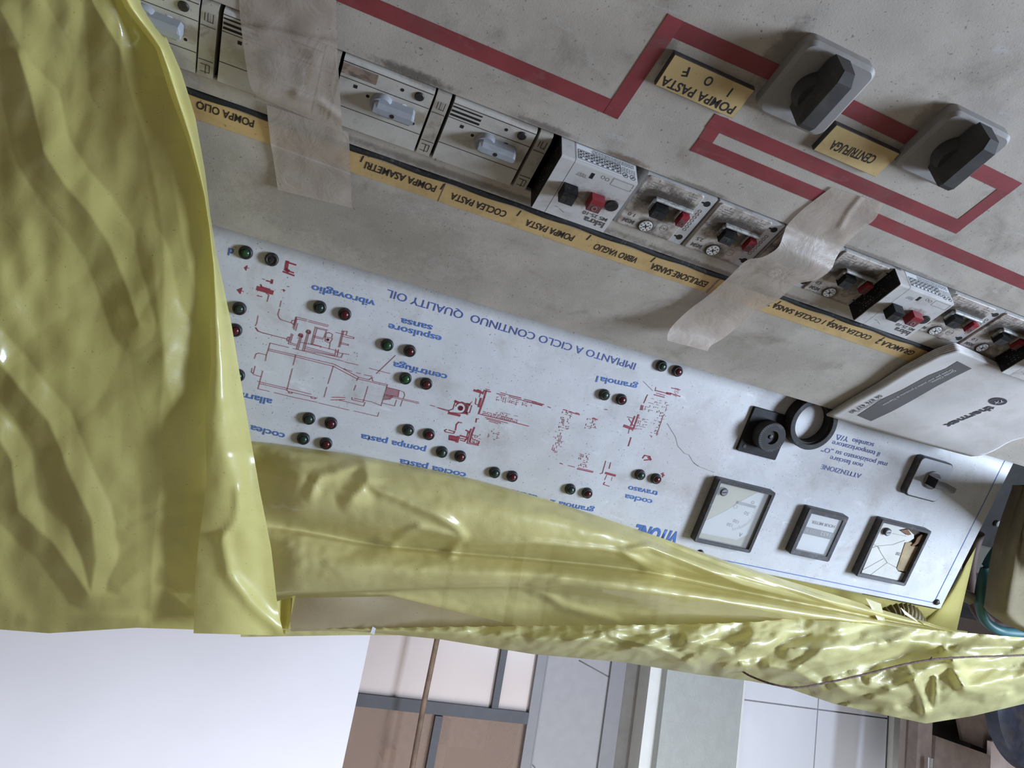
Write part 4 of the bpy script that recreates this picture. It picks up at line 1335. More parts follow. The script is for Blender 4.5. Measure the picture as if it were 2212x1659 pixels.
mb.loft([[(xa + 0.0001, yc - hw, HS + 0.002), (xa + 0.0001, yc + hw, HS + 0.002), (xa + 0.0001, yc + hw, LZ), (xa + 0.0001, yc - hw, LZ)], [(xa + 0.0006, yc - hw, HS + 0.002), (xa + 0.0006, yc + hw, HS + 0.002), (xa + 0.0006, yc + hw, LZ), (xa + 0.0006, yc - hw, LZ)]])
mb.obj('lever_end', M_black, lv)

# ------------------------------------------------------------------ timer with round knob, and its loose ring
tz = lambda x, y: (1560 + x / 7.9, 830 + y / 7.9)
X0, X1, Y0, Y1 = corners([tz(555, 380), tz(1030, 495), tz(910, 1300), tz(260, 1135)], 0.003)
p = [PW(*tz(*q), 0.003) for q in ((555, 380), (260, 1135), (910, 1300))]
X1, X0 = (p[0].x + p[1].x) / 2, p[2].x
Y0, Y1 = p[0].y, (p[1].y + p[2].y) / 2
cx, cy = (X0 + X1) / 2, (Y0 + Y1) / 2
w, h = (X1 - X0) / 2, (Y1 - Y0) / 2
r = empty('timer', at(MW, cx, cy, 0), 'black square timer with a big round knob missing its ring', 'timer')
mb = MB(); mb.box(-w, w, -h, h, 0, 0.003, 0.0004, 0.0015)
mb.obj('base_plate', M_black, r)
kc = PW(*tz(815, 900), 0.014)
kx, ky = 0.0, (kc.y - cy) * 0.6
KR = 0.0148
mb = MB()
mb.lathe(kx, ky, [(KR * 0.97, 0.003), (KR, 0.006), (KR, 0.0130), (KR * 0.97, 0.014), (0.0068, 0.014), (0.0068, 0.0115), (0.0022, 0.0113)], 48, False)
kn = mb.obj('knob', M_bfade, r, 35)
mb = MB()
for k in range(30):
    a = math.radians(-100 + k * 9)
    c, s = math.cos(a), math.sin(a)
    mb.ribbon((kx + c * KR * .80, ky + s * KR * .80), (kx + c * KR * (.90 if k % 3 else .93), ky + s * KR * (.90 if k % 3 else .93)), 0.0003, 0.0141)
mb.obj('knob_scale', mat('knob marks', (0.2, 0.19, 0.18), rough=0.7, wear=0.6), kn)
mb = MB(); mb.lathe(kx, ky, [(0.0020, 0.0113), (0.0020, 0.0122), (0.0012, 0.0125)], 18, False)
mb.obj('spindle', M_screw, kn)
mb = MB()
mb.tube([(-w + 0.012, -h + 0.006, 0.0032), (-w + 0.014, -h + 0.0045, 0.0045), (-w + 0.017, -h + 0.0055, 0.0035)], 0.0004, 6)
mb.cyl(w - 0.006, h - 0.006, 0.0018, 0.003, 0.0034, 16)
mb.obj('base_screw', M_screw, r)
RH = 0.0125
L_, R_, B_ = PW(*tz(1160, 760), RH), PW(*tz(1975, 640), RH), PW(*tz(1470, 1120), RH)
# circle through the three rim points
ax_, ay_, bx_, by_, cx_, cy_ = L_.x, L_.y, R_.x, R_.y, B_.x, B_.y
dd = 2 * (ax_ * (by_ - cy_) + bx_ * (cy_ - ay_) + cx_ * (ay_ - by_))
ux = ((ax_ ** 2 + ay_ ** 2) * (by_ - cy_) + (bx_ ** 2 + by_ ** 2) * (cy_ - ay_) + (cx_ ** 2 + cy_ ** 2) * (ay_ - by_)) / dd
uy = ((ax_ ** 2 + ay_ ** 2) * (cx_ - bx_) + (bx_ ** 2 + by_ ** 2) * (ax_ - cx_) + (cx_ ** 2 + cy_ ** 2) * (bx_ - ax_)) / dd
rad = math.hypot(ax_ - ux, ay_ - uy)
print('ring', ux, uy, rad)
mb = MB()
mb.ring(0, 0, rad, rad * 0.79, 0.0, RH, 64, 0.0004)
mb.ring(0, 0, rad * 0.80, rad * 0.74, 0.0, RH - 0.0025, 64)
o = mb.obj('knob_ring', M_bfade, None)
o.matrix_world = at(MW, ux, uy, 0.0003)
tag(o, 'loose black plastic ring leaning between the timer and the desk edge', 'ring')

# ------------------------------------------------------------------ big rotary switches and tag plates on the desk
M_swg = mat('grey switch body', (0.27, 0.255, 0.245), rough=0.5, var=0.06, grime=(0.19, 0.155, 0.125), gamt=0.55, gscale=32, specks=0.3)
M_swh = mat('dark grey handle', (0.052, 0.050, 0.049), rough=0.6, spec=0.25, var=0.12, grime=(0.11, 0.10, 0.09), gamt=0.5, gscale=70)


def big_switch(cx, cy, w, h, hx, label):
    r = empty('rotary_switch', at(MG, cx, cy, 0), label, 'rotary switch', 'big grey rotary switches on the desk')
    mb = MB()
    mb.box(-w, w, -h, h, 0, 0.0086, 0.0022, 0.0065, 6)
    mb.obj('base_plate', M_swg, r, 30)
    dx = hx - cx
    mb = MB()
    mb.lathe(dx, 0.0, [(0.0115, 0.0086), (0.0110, 0.014), (0.0095, 0.0165)], 40, False)
    mb.obj('hub', M_swh, r, 40)
    hz_, hy0, hy1, hw_ = 0.0285, -0.0225, 0.0125, 0.0052
    prof = [(-hw_ - 0.0012, 0.010), (hw_ + 0.0012, 0.010), (hw_, hz_ - 0.0008), (hw_ - 0.0008, hz_), (-hw_ + 0.0008, hz_), (-hw_, hz_ - 0.0008)]
    mb = MB()
    mb.loft([[(dx + x * 0.75, hy0, z if z < 0.02 else z - 0.004) for x, z in prof], [(dx + x, hy0 + 0.005, z) for x, z in prof], [(dx + x, hy1 - 0.003, z) for x, z in prof], [(dx + x * 0.9, hy1, z if z < 0.02 else z - 0.0015) for x, z in prof]])
    mb.obj('handle', M_swh, r)
    return r


big_switch(0.0064, -0.2562, 0.0242, 0.0234, 0.0085, 'big grey rotary switch at the end of the POMPA PASTA tag')
big_switch(-0.0975, -0.2575, 0.0248, 0.0222, -0.0957, 'big grey rotary switch at the end of the CENTRIFUGA tag')
M_tag = mat('tag yellow', (0.54, 0.395, 0.18), rough=0.45, var=0.06, grime=(0.32, 0.22, 0.10), gamt=0.5, gscale=40, specks=0.4)


def tag_plate(x0, x1, y0, y1, label, lines):
    cx, cy = (x0 + x1) / 2, (y0 + y1) / 2
    r = empty('tag_plate', at(MG, cx, cy, 0), label, 'tag plate', 'yellow tag plates on the desk')
    w, h = (x1 - x0) / 2, (y1 - y0) / 2
    mb = MB(); mb.box(-w, w, -h, h, 0, 0.0040, 0.0003)
    mb.obj('plate', M_frame, r)
    mb = MB(); mb.box(-w + 0.0004, w - 0.0004, -h + 0.0004, h - 0.0004, 0.0040, 0.0042)
    cd = mb.obj('card', M_tag, r)
    for s, p, q, cap in lines:
        a, b2 = PG(*p, 0.0042), PG(*q, 0.0042)
        text(s, (a.x - cx, a.y - cy), (b2.x - cx, b2.y - cy), cap, 0.0043, M_ink, cd, bold=0.02, shear=0.02)
    return r


kz = lambda x, y: (1400 + x / 2.724, 50 + y / 2.724)
tag_plate(0.0352, 0.0885, -0.2415, -0.2213, 'yellow tag plate reading POMPA PASTA above the letters I O F',
          [('POMPA PASTA', kz(522, 492), kz(95, 310), 0.0058), ('I', kz(503, 387), kz(493, 383), 0.0058), ('O', kz(393, 323), kz(347, 310), 0.0058), ('F', kz(250, 262), kz(212, 258), 0.0058)])
tag_plate(-0.0724, -0.0225, -0.2430, -0.2234, 'yellow tag plate reading CENTRIFUGA between the two big switches',
          [('CENTRIFUGA', kz(1352, 785), kz(1097, 690), 0.0064)])
# ------------------------------------------------------------------ paper tapes stuck over the breakers
M_ptape = film_mat('paper tape', (0.55, 0.475, 0.40), rough=0.8, trans=0.14, clear=0.24, wscale=14, wstr=0.2, dirt=0.45, coat=0.0)


def surf_on_desk(sections, nu, nv, bumps=None, crown=0.0):
    """sections: (left px, right px, height). Returns rows of local desk points."""
    sp = spline([(l[0], l[1], r_[0], r_[1], h) for l, r_, h in sections], nu)
    rows = []
    for i, s in enumerate(sp):
        row = []
        for j in range(nv):
            t = j / (nv - 1)
            x, y = s[0] + (s[2] - s[0]) * t, s[1] + (s[3] - s[1]) * t
            h = s[4] + crown * 4 * t * (1 - t)
            if bumps: h += bumps(x, y, i / (nu - 1), t)
            p = PG(x, y, h)
            row.append((p.x, p.y, h))
        rows.append(row)
    return rows


def sheet(rows, name, material, m, label, cat, group=None, thick=0.0002, parent=None):
    mb = MB()
    mb.loft(rows, closed=False, smooth=True)
    o = mb.obj(name, material, parent)
    if thick:
        s = o.modifiers.new('thickness', 'SOLIDIFY')
        s.thickness = thick
        s.offset = 0
    if m is not None: o.matrix_world = m
    if label: tag(o, label, cat, group)
    return o


def seg_dist(x, y, pl):
    best = 1e9
    for (x0, y0), (x1, y1) in zip(pl, pl[1:]):
        dx, dy = x1 - x0, y1 - y0
        t = max(0, min(1, ((x - x0) * dx + (y - y0) * dy) / (dx * dx + dy * dy + 1e-9)))
        best = min(best, math.hypot(x - x0 - dx * t, y - y0 - dy * t))
    return best


def tape_bump(x, y, u, v):
    n = noise.noise(Vector((x * 0.02, y * 0.02, 3.1))) * 0.0006
    return n + 0.0016 * math.exp(-(seg_dist(x, y, [(640, 205), (690, 220), (738, 258)]) / 9) ** 2) + 0.0012 * math.exp(-(seg_dist(x, y, [(440, 50), (560, 62), (730, 95)]) / 7) ** 2)


rows = surf_on_desk([((514, -60), (724, -60), 0.0012), ((516, -20), (726, -10), 0.0012), ((518, 28), (727, 60), 0.0014), ((524, 83), (729, 110), 0.0080), ((533, 150), (732, 166), 0.0125),
                     ((542, 189), (736, 230), 0.0125), ((556, 209), (740, 286), 0.0105)], 60, 40, tape_bump)
sheet(rows, 'paper_tape', M_ptape, MG, 'wide beige paper tape hanging loose over a turning-handle breaker', 'paper tape', 'beige paper tapes', 0)
rows = surf_on_desk([((576, 226), (753, 286), 0.0030), ((579, 260), (755, 320), 0.0030), ((584, 305), (757, 369), 0.0018), ((586, 318), (757.5, 380), 0.0022), ((593, 360), (758.5, 410), 0.0018), ((600, 410), (760, 449), 0.0042)], 50, 30,
                    lambda x, y, u, v: noise.noise(Vector((x * 0.02, y * 0.02, 7.7))) * 0.0005)
sheet(rows, 'paper_tape', M_ptape, MG, 'short beige paper tape lying across the label tape under the wide hanging tape', 'paper tape', 'beige paper tapes', 0)


def tape_bump2(x, y, u, v):
    n = noise.noise(Vector((x * 0.018, y * 0.018, 13.1))) * 0.0007
    return n * min(1, u * 6) + 0.0009 * math.exp(-(seg_dist(x, y, [(1860, 425), (1835, 455), (1815, 490)]) / 5) ** 2)


rows = surf_on_desk([((1796, 405), (1908, 440), 0.0010), ((1765, 428), (1890, 473), 0.0010), ((1731, 455), (1860, 497), 0.0011), ((1701, 486), (1825, 530), 0.0018), ((1693, 505), (1806, 558), 0.0068), ((1680, 535), (1795, 582), 0.0125),
                     ((1648, 555), (1765, 604), 0.0140), ((1612, 563), (1722, 614), 0.0125), ((1574, 599), (1684, 645), 0.0085), ((1530, 638), (1640, 672), 0.0055), ((1490, 668), (1598, 703), 0.0060), ((1456, 700), (1562, 731), 0.0100),
                     ((1443, 720), (1537, 746), 0.0155), ((1441.7, 736), (1528.5, 758.5), 0.0200)], 110, 30, tape_bump2)
sheet(rows, 'paper_tape', M_ptape, MG, 'long beige paper tape with a wavy curled up end over the flush starters', 'paper tape', 'beige paper tapes', 0)

# ------------------------------------------------------------------ printed booklet lying across the desk edge
M_paper = mat('booklet paper', (0.58, 0.55, 0.53), rough=0.65, var=0.05, grime=(0.42, 0.36, 0.31), gamt=0.4, gscale=30, specks=0.35, bump=0.05)
M_page = mat('page edges', (0.56, 0.53, 0.51), rough=0.7, var=0.12, vscale=200)
M_banner = mat('grey banner', (0.13, 0.125, 0.125), rough=0.55, var=0.06)
M_bprint = mat('booklet print', (0.055, 0.05, 0.06), rough=0.6)
M_bwhite = mat('banner print', (0.55, 0.53, 0.52), rough=0.6)


def hbook(x, y):
    w = 0.0016 * math.sin(-x * 46 + y * 20) * (1 if y < 0 else 0.7)
    lift = 0.010 * max(0.0, min(1.0, (y + 0.01) / 0.06)) ** 2
    return 0.0075 + w + 0.004 * max(0, -0.05 - y) / 0.05 * 0.5 + lift * 0.35


def PK(x, y, dh=0.0):
    h = 0.008
    for _ in range(8):
        p = PG(x, y, h + dh)
        h = hbook(p.x, p.y)
    return Vector((p.x, p.y, h + dh))


def pl_at(pl, t):
    """Point at fraction t of polyline length."""
    L = [math.dist(a, b2) for a, b2 in zip(pl, pl[1:])]
    s = t * sum(L)
    for (a, b2), l in zip(zip(pl, pl[1:]), L):
        if s <= l: return (a[0] + (b2[0] - a[0]) * s / l, a[1] + (b2[1] - a[1]) * s / l)
        s -= l
    return pl[-1]


def book_layer(dx, dy, dh, nu=36, nv=36):
    top = [(2069, 756), (2120, 777), (2163, 796), (2212, 815), (2330, 868)]
    lef = [(2069, 756), (2024, 769), (1956, 802), (1897, 837), (1838, 868), (1786, 898)]
    bot = [(1786, 898), (1809, 905), (1956, 948), (2073, 980), (2102, 987), (2128, 982), (2151, 972), (2180, 954), (2212, 945), (2330, 935)]
    rig = [(2330, 868), (2330, 935)]
    rows = []
    for i in range(nu):
        u = i / (nu - 1)
        row = []
        for j in range(nv):
            v = j / (nv - 1)
            L_, R_, T_, B_ = pl_at(lef, u), pl_at(rig, u), pl_at(top, v), pl_at(bot, v)
            c = [(1 - v) * L_[k] + v * R_[k] + (1 - u) * T_[k] + u * B_[k] - ((1 - u) * (1 - v) * top[0][k] + (1 - u) * v * top[-1][k] + u * (1 - v) * bot[0][k] + u * v * bot[-1][k]) for k in (0, 1)]
            row.append(PK(c[0] + dx * (1 - v) * (1 - u * 0.8), c[1] + dy * (1 - v) * (1 - u * 0.8), dh))
        rows.append(row)
    return rows


book = empty('booklet', MG, 'pale printed booklet with a grey banner and round logo lying over the desk edge', 'booklet')
cov = sheet(book_layer(0, 0, 0), 'cover', M_paper, None, None, None, None, 0.0003, book)
for k in range(4):
    sheet(book_layer(-2 - 1.5 * k, -4.0 - 4.0 * k, -0.0010 - 0.0011 * k), 'page', M_page, None, None, None, None, 0.0003, book)
bk = lambda x, y: (1780 + x / 5.1204, 720 + y / 5.1204)


def book_patch(pts, dh, m, name, parent):
    """Flat printed patch following the paper: a polyline band given as (upper edge, lower edge)."""
    up, lo = pts
    n = 26
    rows = [[PK(*pl_at(e, i / (n - 1)), dh) for i in range(n)] for e in (up, [((a[0] + b2[0]) / 2, (a[1] + b2[1]) / 2) for a, b2 in zip([pl_at(up, t / 9) for t in range(10)], [pl_at(lo, t / 9) for t in range(10)])], lo)]
    mb = MB(); mb.loft(rows, closed=False, smooth=True)
    return mb.obj(name, m, parent)


book_patch(([bk(*p) for p in ((1480, 310), (1350, 390), (1150, 470), (880, 620), (640, 730), (370, 910))], [bk(*p) for p in ((1635, 390), (1450, 480), (1240, 590), (980, 740), (760, 860), (520, 972))]), 0.0004, M_banner, 'printed_banner', cov)


def book_text(s, p, q, cap, m, dh=0.0006, bold=0.0, shear=0.0):
    a, b2 = PK(*bk(*p), dh), PK(*bk(*q), dh)

    def fit(v):
        return Vector((v.x, v.y, hbook(v.x, v.y) + dh))
    return text(s, (a.x, a.y), (b2.x, b2.y), cap, 0.0, m, cov, bold=bold, shear=shear, fit=fit)


book_text('Gentile Cliente,', (1445, 405), (1175, 540), 0.0030, M_bwhite, 0.0008)
book_text('Grazie per aver scelto il prodotto di Thermex.', (1412, 395), (635, 795), 0.0030, M_bwhite, 0.0008)
book_text('06 876 437 80', (620, 680), (275, 872), 0.0046, M_bprint, bold=0.012)
book_text('Thermexitalia.com', (632, 716), (362, 866), 0.0028, M_bprint)
book_text('thermex', (1850, 800), (1320, 1020), 0.0100, M_bprint, bold=0.045)
oc = [bk(1925 + 102 * math.cos(a) + 0 * math.sin(a), 754 - 42 * math.sin(a) * 1.0 - 12 * math.cos(a) * -0.0) for a in [k * math.pi / 14 for k in range(28)]]
mb = MB(); mb.poly([PK(x, y, 0.0005) for x, y in oc])
lg = mb.obj('logo', M_bprint, cov)
book_text('TX', (1985, 735), (1880, 760), 0.0052, M_bwhite, 0.0009, bold=0.01)

# ------------------------------------------------------------------ yellow plastic sheets
M_film = film_mat('yellow film', (0.62, 0.555, 0.19), rough=0.13, trans=0.34, clear=0.05, wscale=14, wstr=0.10, dirt=0.12)
M_film_lit = film_mat('lit yellow film', (0.82, 0.755, 0.28), rough=0.20, trans=0.36, clear=0.04, wscale=12, wstr=0.10, dirt=0.10, coat=0.5)  # film colour raised to paint in the light the hem catches
M_roll = film_mat('rolled film', (0.78, 0.70, 0.30), rough=0.13, trans=0.30, clear=0.05, wscale=14, wstr=0.10, dirt=0.12)
nG, nW = MG.col[2].to_3d(), MW.col[2].to_3d()


def depth_desk(d): return (O - CAM).dot(nG) / d.dot(nG)


def depth_sign(d): return (MW.translation - CAM).dot(nW) / d.dot(nW)


def film_point(x, y, lift, k=0.05):
    """Sheet stretched over the hollow between desk and sign: smooth nearest surface, raised toward the viewer by lift."""
    d = ray_world(x, y)
    a, b2 = depth_desk(d), depth_sign(d)
    if a <= 0: a = 9.0
    if b2 <= 0: b2 = 9.0
    h = max(0.0, min(1.0, 0.5 + 0.5 * (b2 - a) / k))
    t = b2 + (a - b2) * h - k * h * (1 - h)
    return CAM + d * (t - lift)


def sign_point(x, y, lift):
    p = PW(x, y, lift)
    return MW @ Vector((p.x, p.y, lift))


def tent(x, y, pl, w, a, sharp=1.0):
    return a * max(0.0, 1 - seg_dist(x, y, pl) / w) ** sharp


FLAP_L = [(-70, 240), (0, 262), (17, 270), (105, 337), (202, 367), (304, 405), (422, 439), (485, 449), (570, 456), (640, 455), (700, 454), (784, 456), (911, 443), (1037, 447), (1164, 430), (1248, 422), (1376, 418)]
FLAP_R = [(-70, 262), (8, 306), (80, 359), (156, 392), (253, 422), (371, 443), (464, 454), (548, 468), (700, 500), (814, 519), (961, 544), (1058, 561), (1185, 586), (1324, 601), (1373, 614)]
RIDGES = [([(40, 120), (66, 200), (85, 300), (95, 330), (140, 400), (190, 458), (235, 525), (270, 610), (300, 700)], 62, 0.0056, 1.0), ([(-40, 740), (17, 805), (60, 860), (105, 911), (156, 1037), (198, 1122), (207, 1210), (195, 1280)], 52, 0.0051, 1.0),
          ([(-60, 900), (0, 953), (25, 995), (38, 1101), (76, 1139), (114, 1172), (160, 1236), (190, 1280)], 48, 0.0056, 1.0), ([(260, 1270), (300, 1235), (345, 1215), (370, 1250)], 57, 0.0041, 1.0),
          ([(365, 330), (380, 430), (400, 540), (425, 640)], 52, 0.0031, 1.0), ([(250, 0), (260, 60), (262, 180)], 72, 0.0041, 1.0), ([(0, 20), (60, 130)], 96, 0.0041, 1.0), ([(270, 1110), (330, 1085), (420, 1060)], 33, 0.0020, 1.0),
          ([(270, 1150), (330, 1120), (425, 1105)], 28, 0.0020, 1.0), ([(200, 1290), (280, 1290), (350, 1270), (415, 1320)], 38, 0.0031, 1.0), ([(60, 1340), (160, 1330), (300, 1335)], 28, 0.0020, 1.0), ([(330, 560), (345, 690), (360, 830), (400, 960)], 72, 0.0026, 1.0)]


def _hash(i, j, s):
    v = math.sin(i * 127.1 + j * 311.7 + s * 74.7) * 43758.5453
    return v - math.floor(v)


def facet(x, y, sx, sy, s):
    """Creased-film relief: random heights on a warped triangle lattice, flat in between."""
    wx = noise.noise(Vector((x / sx * 0.6, y / sy * 0.6, s * 3.3)))
    wy = noise.noise(Vector((x / sx * 0.6 + 7, y / sy * 0.6, s * 5.1)))
    u, v = x / sx + 0.7 * wx + 0.35 * y / sy, y / sy + 0.7 * wy
    i, j = math.floor(u), math.floor(v)
    a, b_ = u - i, v - j
    if a + b_ < 1:
        return _hash(i, j, s) * (1 - a - b_) + _hash(i + 1, j, s) * a + _hash(i, j + 1, s) * b_ - 0.5
    return _hash(i + 1, j + 1, s) * (a + b_ - 1) + _hash(i + 1, j, s) * (1 - b_) + _hash(i, j + 1, s) * (1 - a) - 0.5


def ridge_sum(x, y, R):
    v = 0.0
    for pl, w, a, s in R:
        v = max(v, tent(x, y, pl, w, a, s))
    return v


film = empty('plastic_sheet', Matrix.Translation(O), 'large yellow plastic sheet draped over the end of the console, with a folded hem', 'plastic sheet')
FI = Matrix.Translation(O).inverted()
NUa, NVa = 290, 130
rows = []
for i in range(NUa):
    y = -70 + (1368 + 70) * i / (NUa - 1)
    xr = interp(FLAP_L, y) + 6
    row = []
    for j in range(NVa):
        t = j / (NVa - 1)
        x = -75 + (xr + 75) * t
        yb = y + (interp([(-75, -14), (105, 0), (200, -6), (295, -12), (418, -8)], x)) * max(0, (y - 1100) / 268)
        lift = 0.030 + 0.013 * noise.noise(Vector((x * 0.0045, y * 0.0032, 0.5))) + 0.0022 * noise.noise(Vector((x * 0.02, y * 0.012, 4.5)))
        lift += 0.0042 * facet(x, yb, 150, 230, 2) + 0.0014 * facet(x, yb, 50, 70, 3)
        lift += ridge_sum(x, yb, RIDGES)
        lift -= 0.010 * max(0.0, (t - 0.8) / 0.2)
        row.append(FI @ film_point(x, yb, lift))
    rows.append(row)
mb = MB(); mb.loft(rows, closed=False, smooth=True)
mb.obj('draped_sheet', M_film, film)
# folded hem: a long flattened fold along the free edge
rows = []
NF, NC = 170, 20
for i in range(NF):
    y = -68 + (1373 + 68) * i / (NF - 1)
    xl, xr_ = interp(FLAP_L, y), interp(FLAP_R, min(y, 1373))
    row = []
    for j in range(NC):
        t = j / (NC - 1)
        x = xl + (xr_ - xl) * t
        yb = y + (-5 * (1 - t) if y > 1300 else 0)
        lift = 0.031 + 0.013 * noise.noise(Vector((xl * 0.0045, y * 0.0032, 0.5)))
        lift += 0.006 * math.sin(math.pi * min(1, t * 1.15)) - 0.020 * t ** 2.2
        lift += 0.0020 * noise.noise(Vector((x * 0.012 + 9, y * 0.008, 2.5))) + 0.0006 * noise.noise(Vector((x * 0.04, y * 0.03, 6.0)))
        lift += 0.016 * max(0.0, min(1.0, (y - 860) / 120)) + 0.010 * max(0.0, min(1.0, (y - 900) / 100)) * t ** 2
        lift += tent(x, yb, [(480, 1165), (495, 1240), (540, 1300), (610, 1365)], 22, 0.005, 1.2) + tent(x, yb, [(515, 1060), (512, 1120), (480, 1165)], 16, 0.003, 1.2)
        row.append(FI @ film_point(x, yb, lift))
    rows.append(row)
mb = MB(); mb.loft(rows, closed=False, smooth=True)
mb.obj('folded_hem', M_film_lit, film)
rows = []
for i in range(10):
    t = i / 9
    a, b2 = (596 + 10 * t, 1300 + 68 * t), (638 - 18 * t, 1286 + 84 * t)
    rows.append([FI @ film_point(a[0] + (b2[0] - a[0]) * s / 5, a[1] + (b2[1] - a[1]) * s / 5, 0.016 - 0.010 * math.sin(s / 5 * math.pi)) for s in range(6)])
mb = MB(); mb.loft(rows, closed=False, smooth=True)
mb.obj('hem_corner', M_film_lit, film)

# rolled plastic along the top of the sign
XS = [520, 640, 800, 1000, 1200, 1400, 1600, 1800, 2000, 2090]
NET = [  # y and lift at each x
    ([952, 966, 990, 1030, 1085, 1152, 1222, 1284, 1342, 1364], [0.003] * 10),
    ([965, 982, 1006, 1045, 1098, 1163, 1231, 1290, 1345, 1366], [0.016, 0.016, 0.016, 0.016, 0.015, 0.013, 0.010, 0.007, 0.006, 0.005]),
    ([1020, 1032, 1060, 1090, 1130, 1184, 1246, 1299, 1348, 1367], [0.034, 0.036, 0.040, 0.040, 0.035, 0.027, 0.019, 0.013, 0.008, 0.006]),
    ([1085, 1098, 1130, 1155, 1180, 1212, 1262, 1308, 1351, 1368], [0.030, 0.032, 0.036, 0.036, 0.030, 0.022, 0.014, 0.010, 0.008, 0.006]),
    ([1126, 1140, 1170, 1192, 1210, 1234, 1276, 1316, 1354, 1369], [0.002, 0.002, 0.003, 0.003, 0.002, 0.001, 0.001, 0.003, 0.005, 0.005]),
    ([1150, 1160, 1186, 1204, 1220, 1244, 1284, 1322, 1357, 1370], [0.014, 0.014, 0.016, 0.020, 0.022, 0.020, 0.018, 0.014, 0.010, 0.006]),
    ([1215, 1216, 1228, 1238, 1244, 1266, 1300, 1332, 1361, 1371], [0.030, 0.032, 0.036, 0.040, 0.044, 0.042, 0.032, 0.021, 0.012, 0.006]),
    ([1278, 1276, 1272, 1266, 1268, 1296, 1322, 1344, 1366, 1372], [0.024, 0.024, 0.026, 0.026, 0.030, 0.034, 0.026, 0.018, 0.010, 0.006]),
    ([1300, 1290, 1282, 1276, 1284, 1318, 1340, 1354, 1369, 1373], [0.004, 0.004, 0.004, 0.004, 0.012, 0.018, 0.014, 0.010, 0.006, 0.004]),
    ([1345, 1338, 1330, 1328, 1336, 1352, 1362, 1368, 1374, 1376], [0.004, 0.002, 0.000, -0.002, 0.002, 0.006, 0.006, 0.004, 0.004, 0.003]),
    ([1376, 1374, 1372, 1374, 1376, 1380, 1382, 1382, 1382, 1382], [0.004, 0.004, 0.002, 0.002, 0.002, 0.004, 0.004, 0.004, 0.004, 0.003])]
R2 = [([(790, 1000), (795, 1040), (760, 1080)], 34, 0.006, 1.2), ([(800, 1052), (860, 1075), (940, 1110), (985, 1140), (1000, 1162), (975, 1195)], 17, 0.006, 1.1), ([(820, 1165), (850, 1172), (880, 1150), (905, 1140), (960, 1152), (1000, 1160)], 15, 0.006, 1.1),
      ([(670, 1070), (690, 1030), (790, 1000)], 20, 0.004, 1.2), ([(1010, 1178), (1150, 1170), (1290, 1185), (1345, 1192)], 10, 0.005, 1.0), ([(1345, 1192), (1400, 1228), (1440, 1240)], 14, 0.006, 1.0), ([(1345, 1192), (1400, 1180), (1600, 1262), (1900, 1345)], 12, 0.005, 1.0),
      ([(1400, 1148), (1500, 1192), (1700, 1265), (1860, 1330)], 9, 0.004, 1.0), ([(1155, 1270), (1210, 1262), (1350, 1275), (1500, 1290), (1700, 1325), (1850, 1345)], 20, 0.007, 1.0), ([(1155, 1270), (1220, 1310), (1330, 1340)], 14, 0.004, 1.0)]
roll = empty('plastic_roll', MW, 'yellow plastic bunched into long glossy rolls along the top of the sign', 'plastic sheet')
NX, NY = 240, 110
cols = []
for i in range(NX):
    f = i / (NX - 1) * (len(XS) - 1)
    k = min(int(f), len(XS) - 2)
    t = f - k

    def cv(arr):
        g_ = lambda j: arr[max(0, min(len(arr) - 1, j))]
        return cr(g_(k - 1), g_(k), g_(k + 1), g_(k + 2), t)
    cols.append((XS[k] + (XS[k + 1] - XS[k]) * t, [(cv(n_[0]), cv(n_[1])) for n_ in NET]))
rows = []
for x, prof in cols:
    sp = spline(prof, NY)
    row = []
    for p in sp:
        y, lift = p[0], p[1]
        fade = max(0.15, min(1, (2100 - x) / 500))
        tuck = max(0.0, min(1.0, (x - 545) / 110))
        lift = lift * (0.35 + 0.65 * tuck * tuck * (3 - 2 * tuck))
        lift += fade * 0.0035 * facet(x, y, 120, 46, 5)
        lift += fade * (0.0022 * noise.noise(Vector((x * 0.010, y * 0.02, 21.0))) + 0.0007 * noise.noise(Vector((x * 0.05, y * 0.06, 31.0))))
        lift += fade * ridge_sum(x, y, R2)
        q = PW(x, y, lift)
        row.append((q.x, q.y, lift))
    rows.append(row)
mb = MB(); mb.loft(rows, closed=False, smooth=True)
mb.obj('rolled_sheet', M_roll, roll)
# loose film behind the top and the end of the sign
rows = []
tp = [(1480, 1203), (1760, 1262), (2032, 1318), (2062, 1262), (2108, 1182)]
bt = [(1480, 1385), (1760, 1385), (2020, 1385), (2045, 1384), (2062, 1382)]
for i in range(24):
    t = i / 23
    row = []
    for k in range(40):
        a, b2 = pl_at(tp, k / 39), pl_at(bt, k / 39)
        h = -0.013 - 0.004 * math.sin(k * 0.45 + t * 2) - 0.010 * t
        q = PW(a[0] + (b2[0] - a[0]) * t, a[1] + (b2[1] - a[1]) * t, h)
        row.append((q.x, q.y, h))
    rows.append(row)
mb = MB(); mb.loft(rows, closed=False, smooth=True)
mb.obj('hanging_end', M_film, roll)
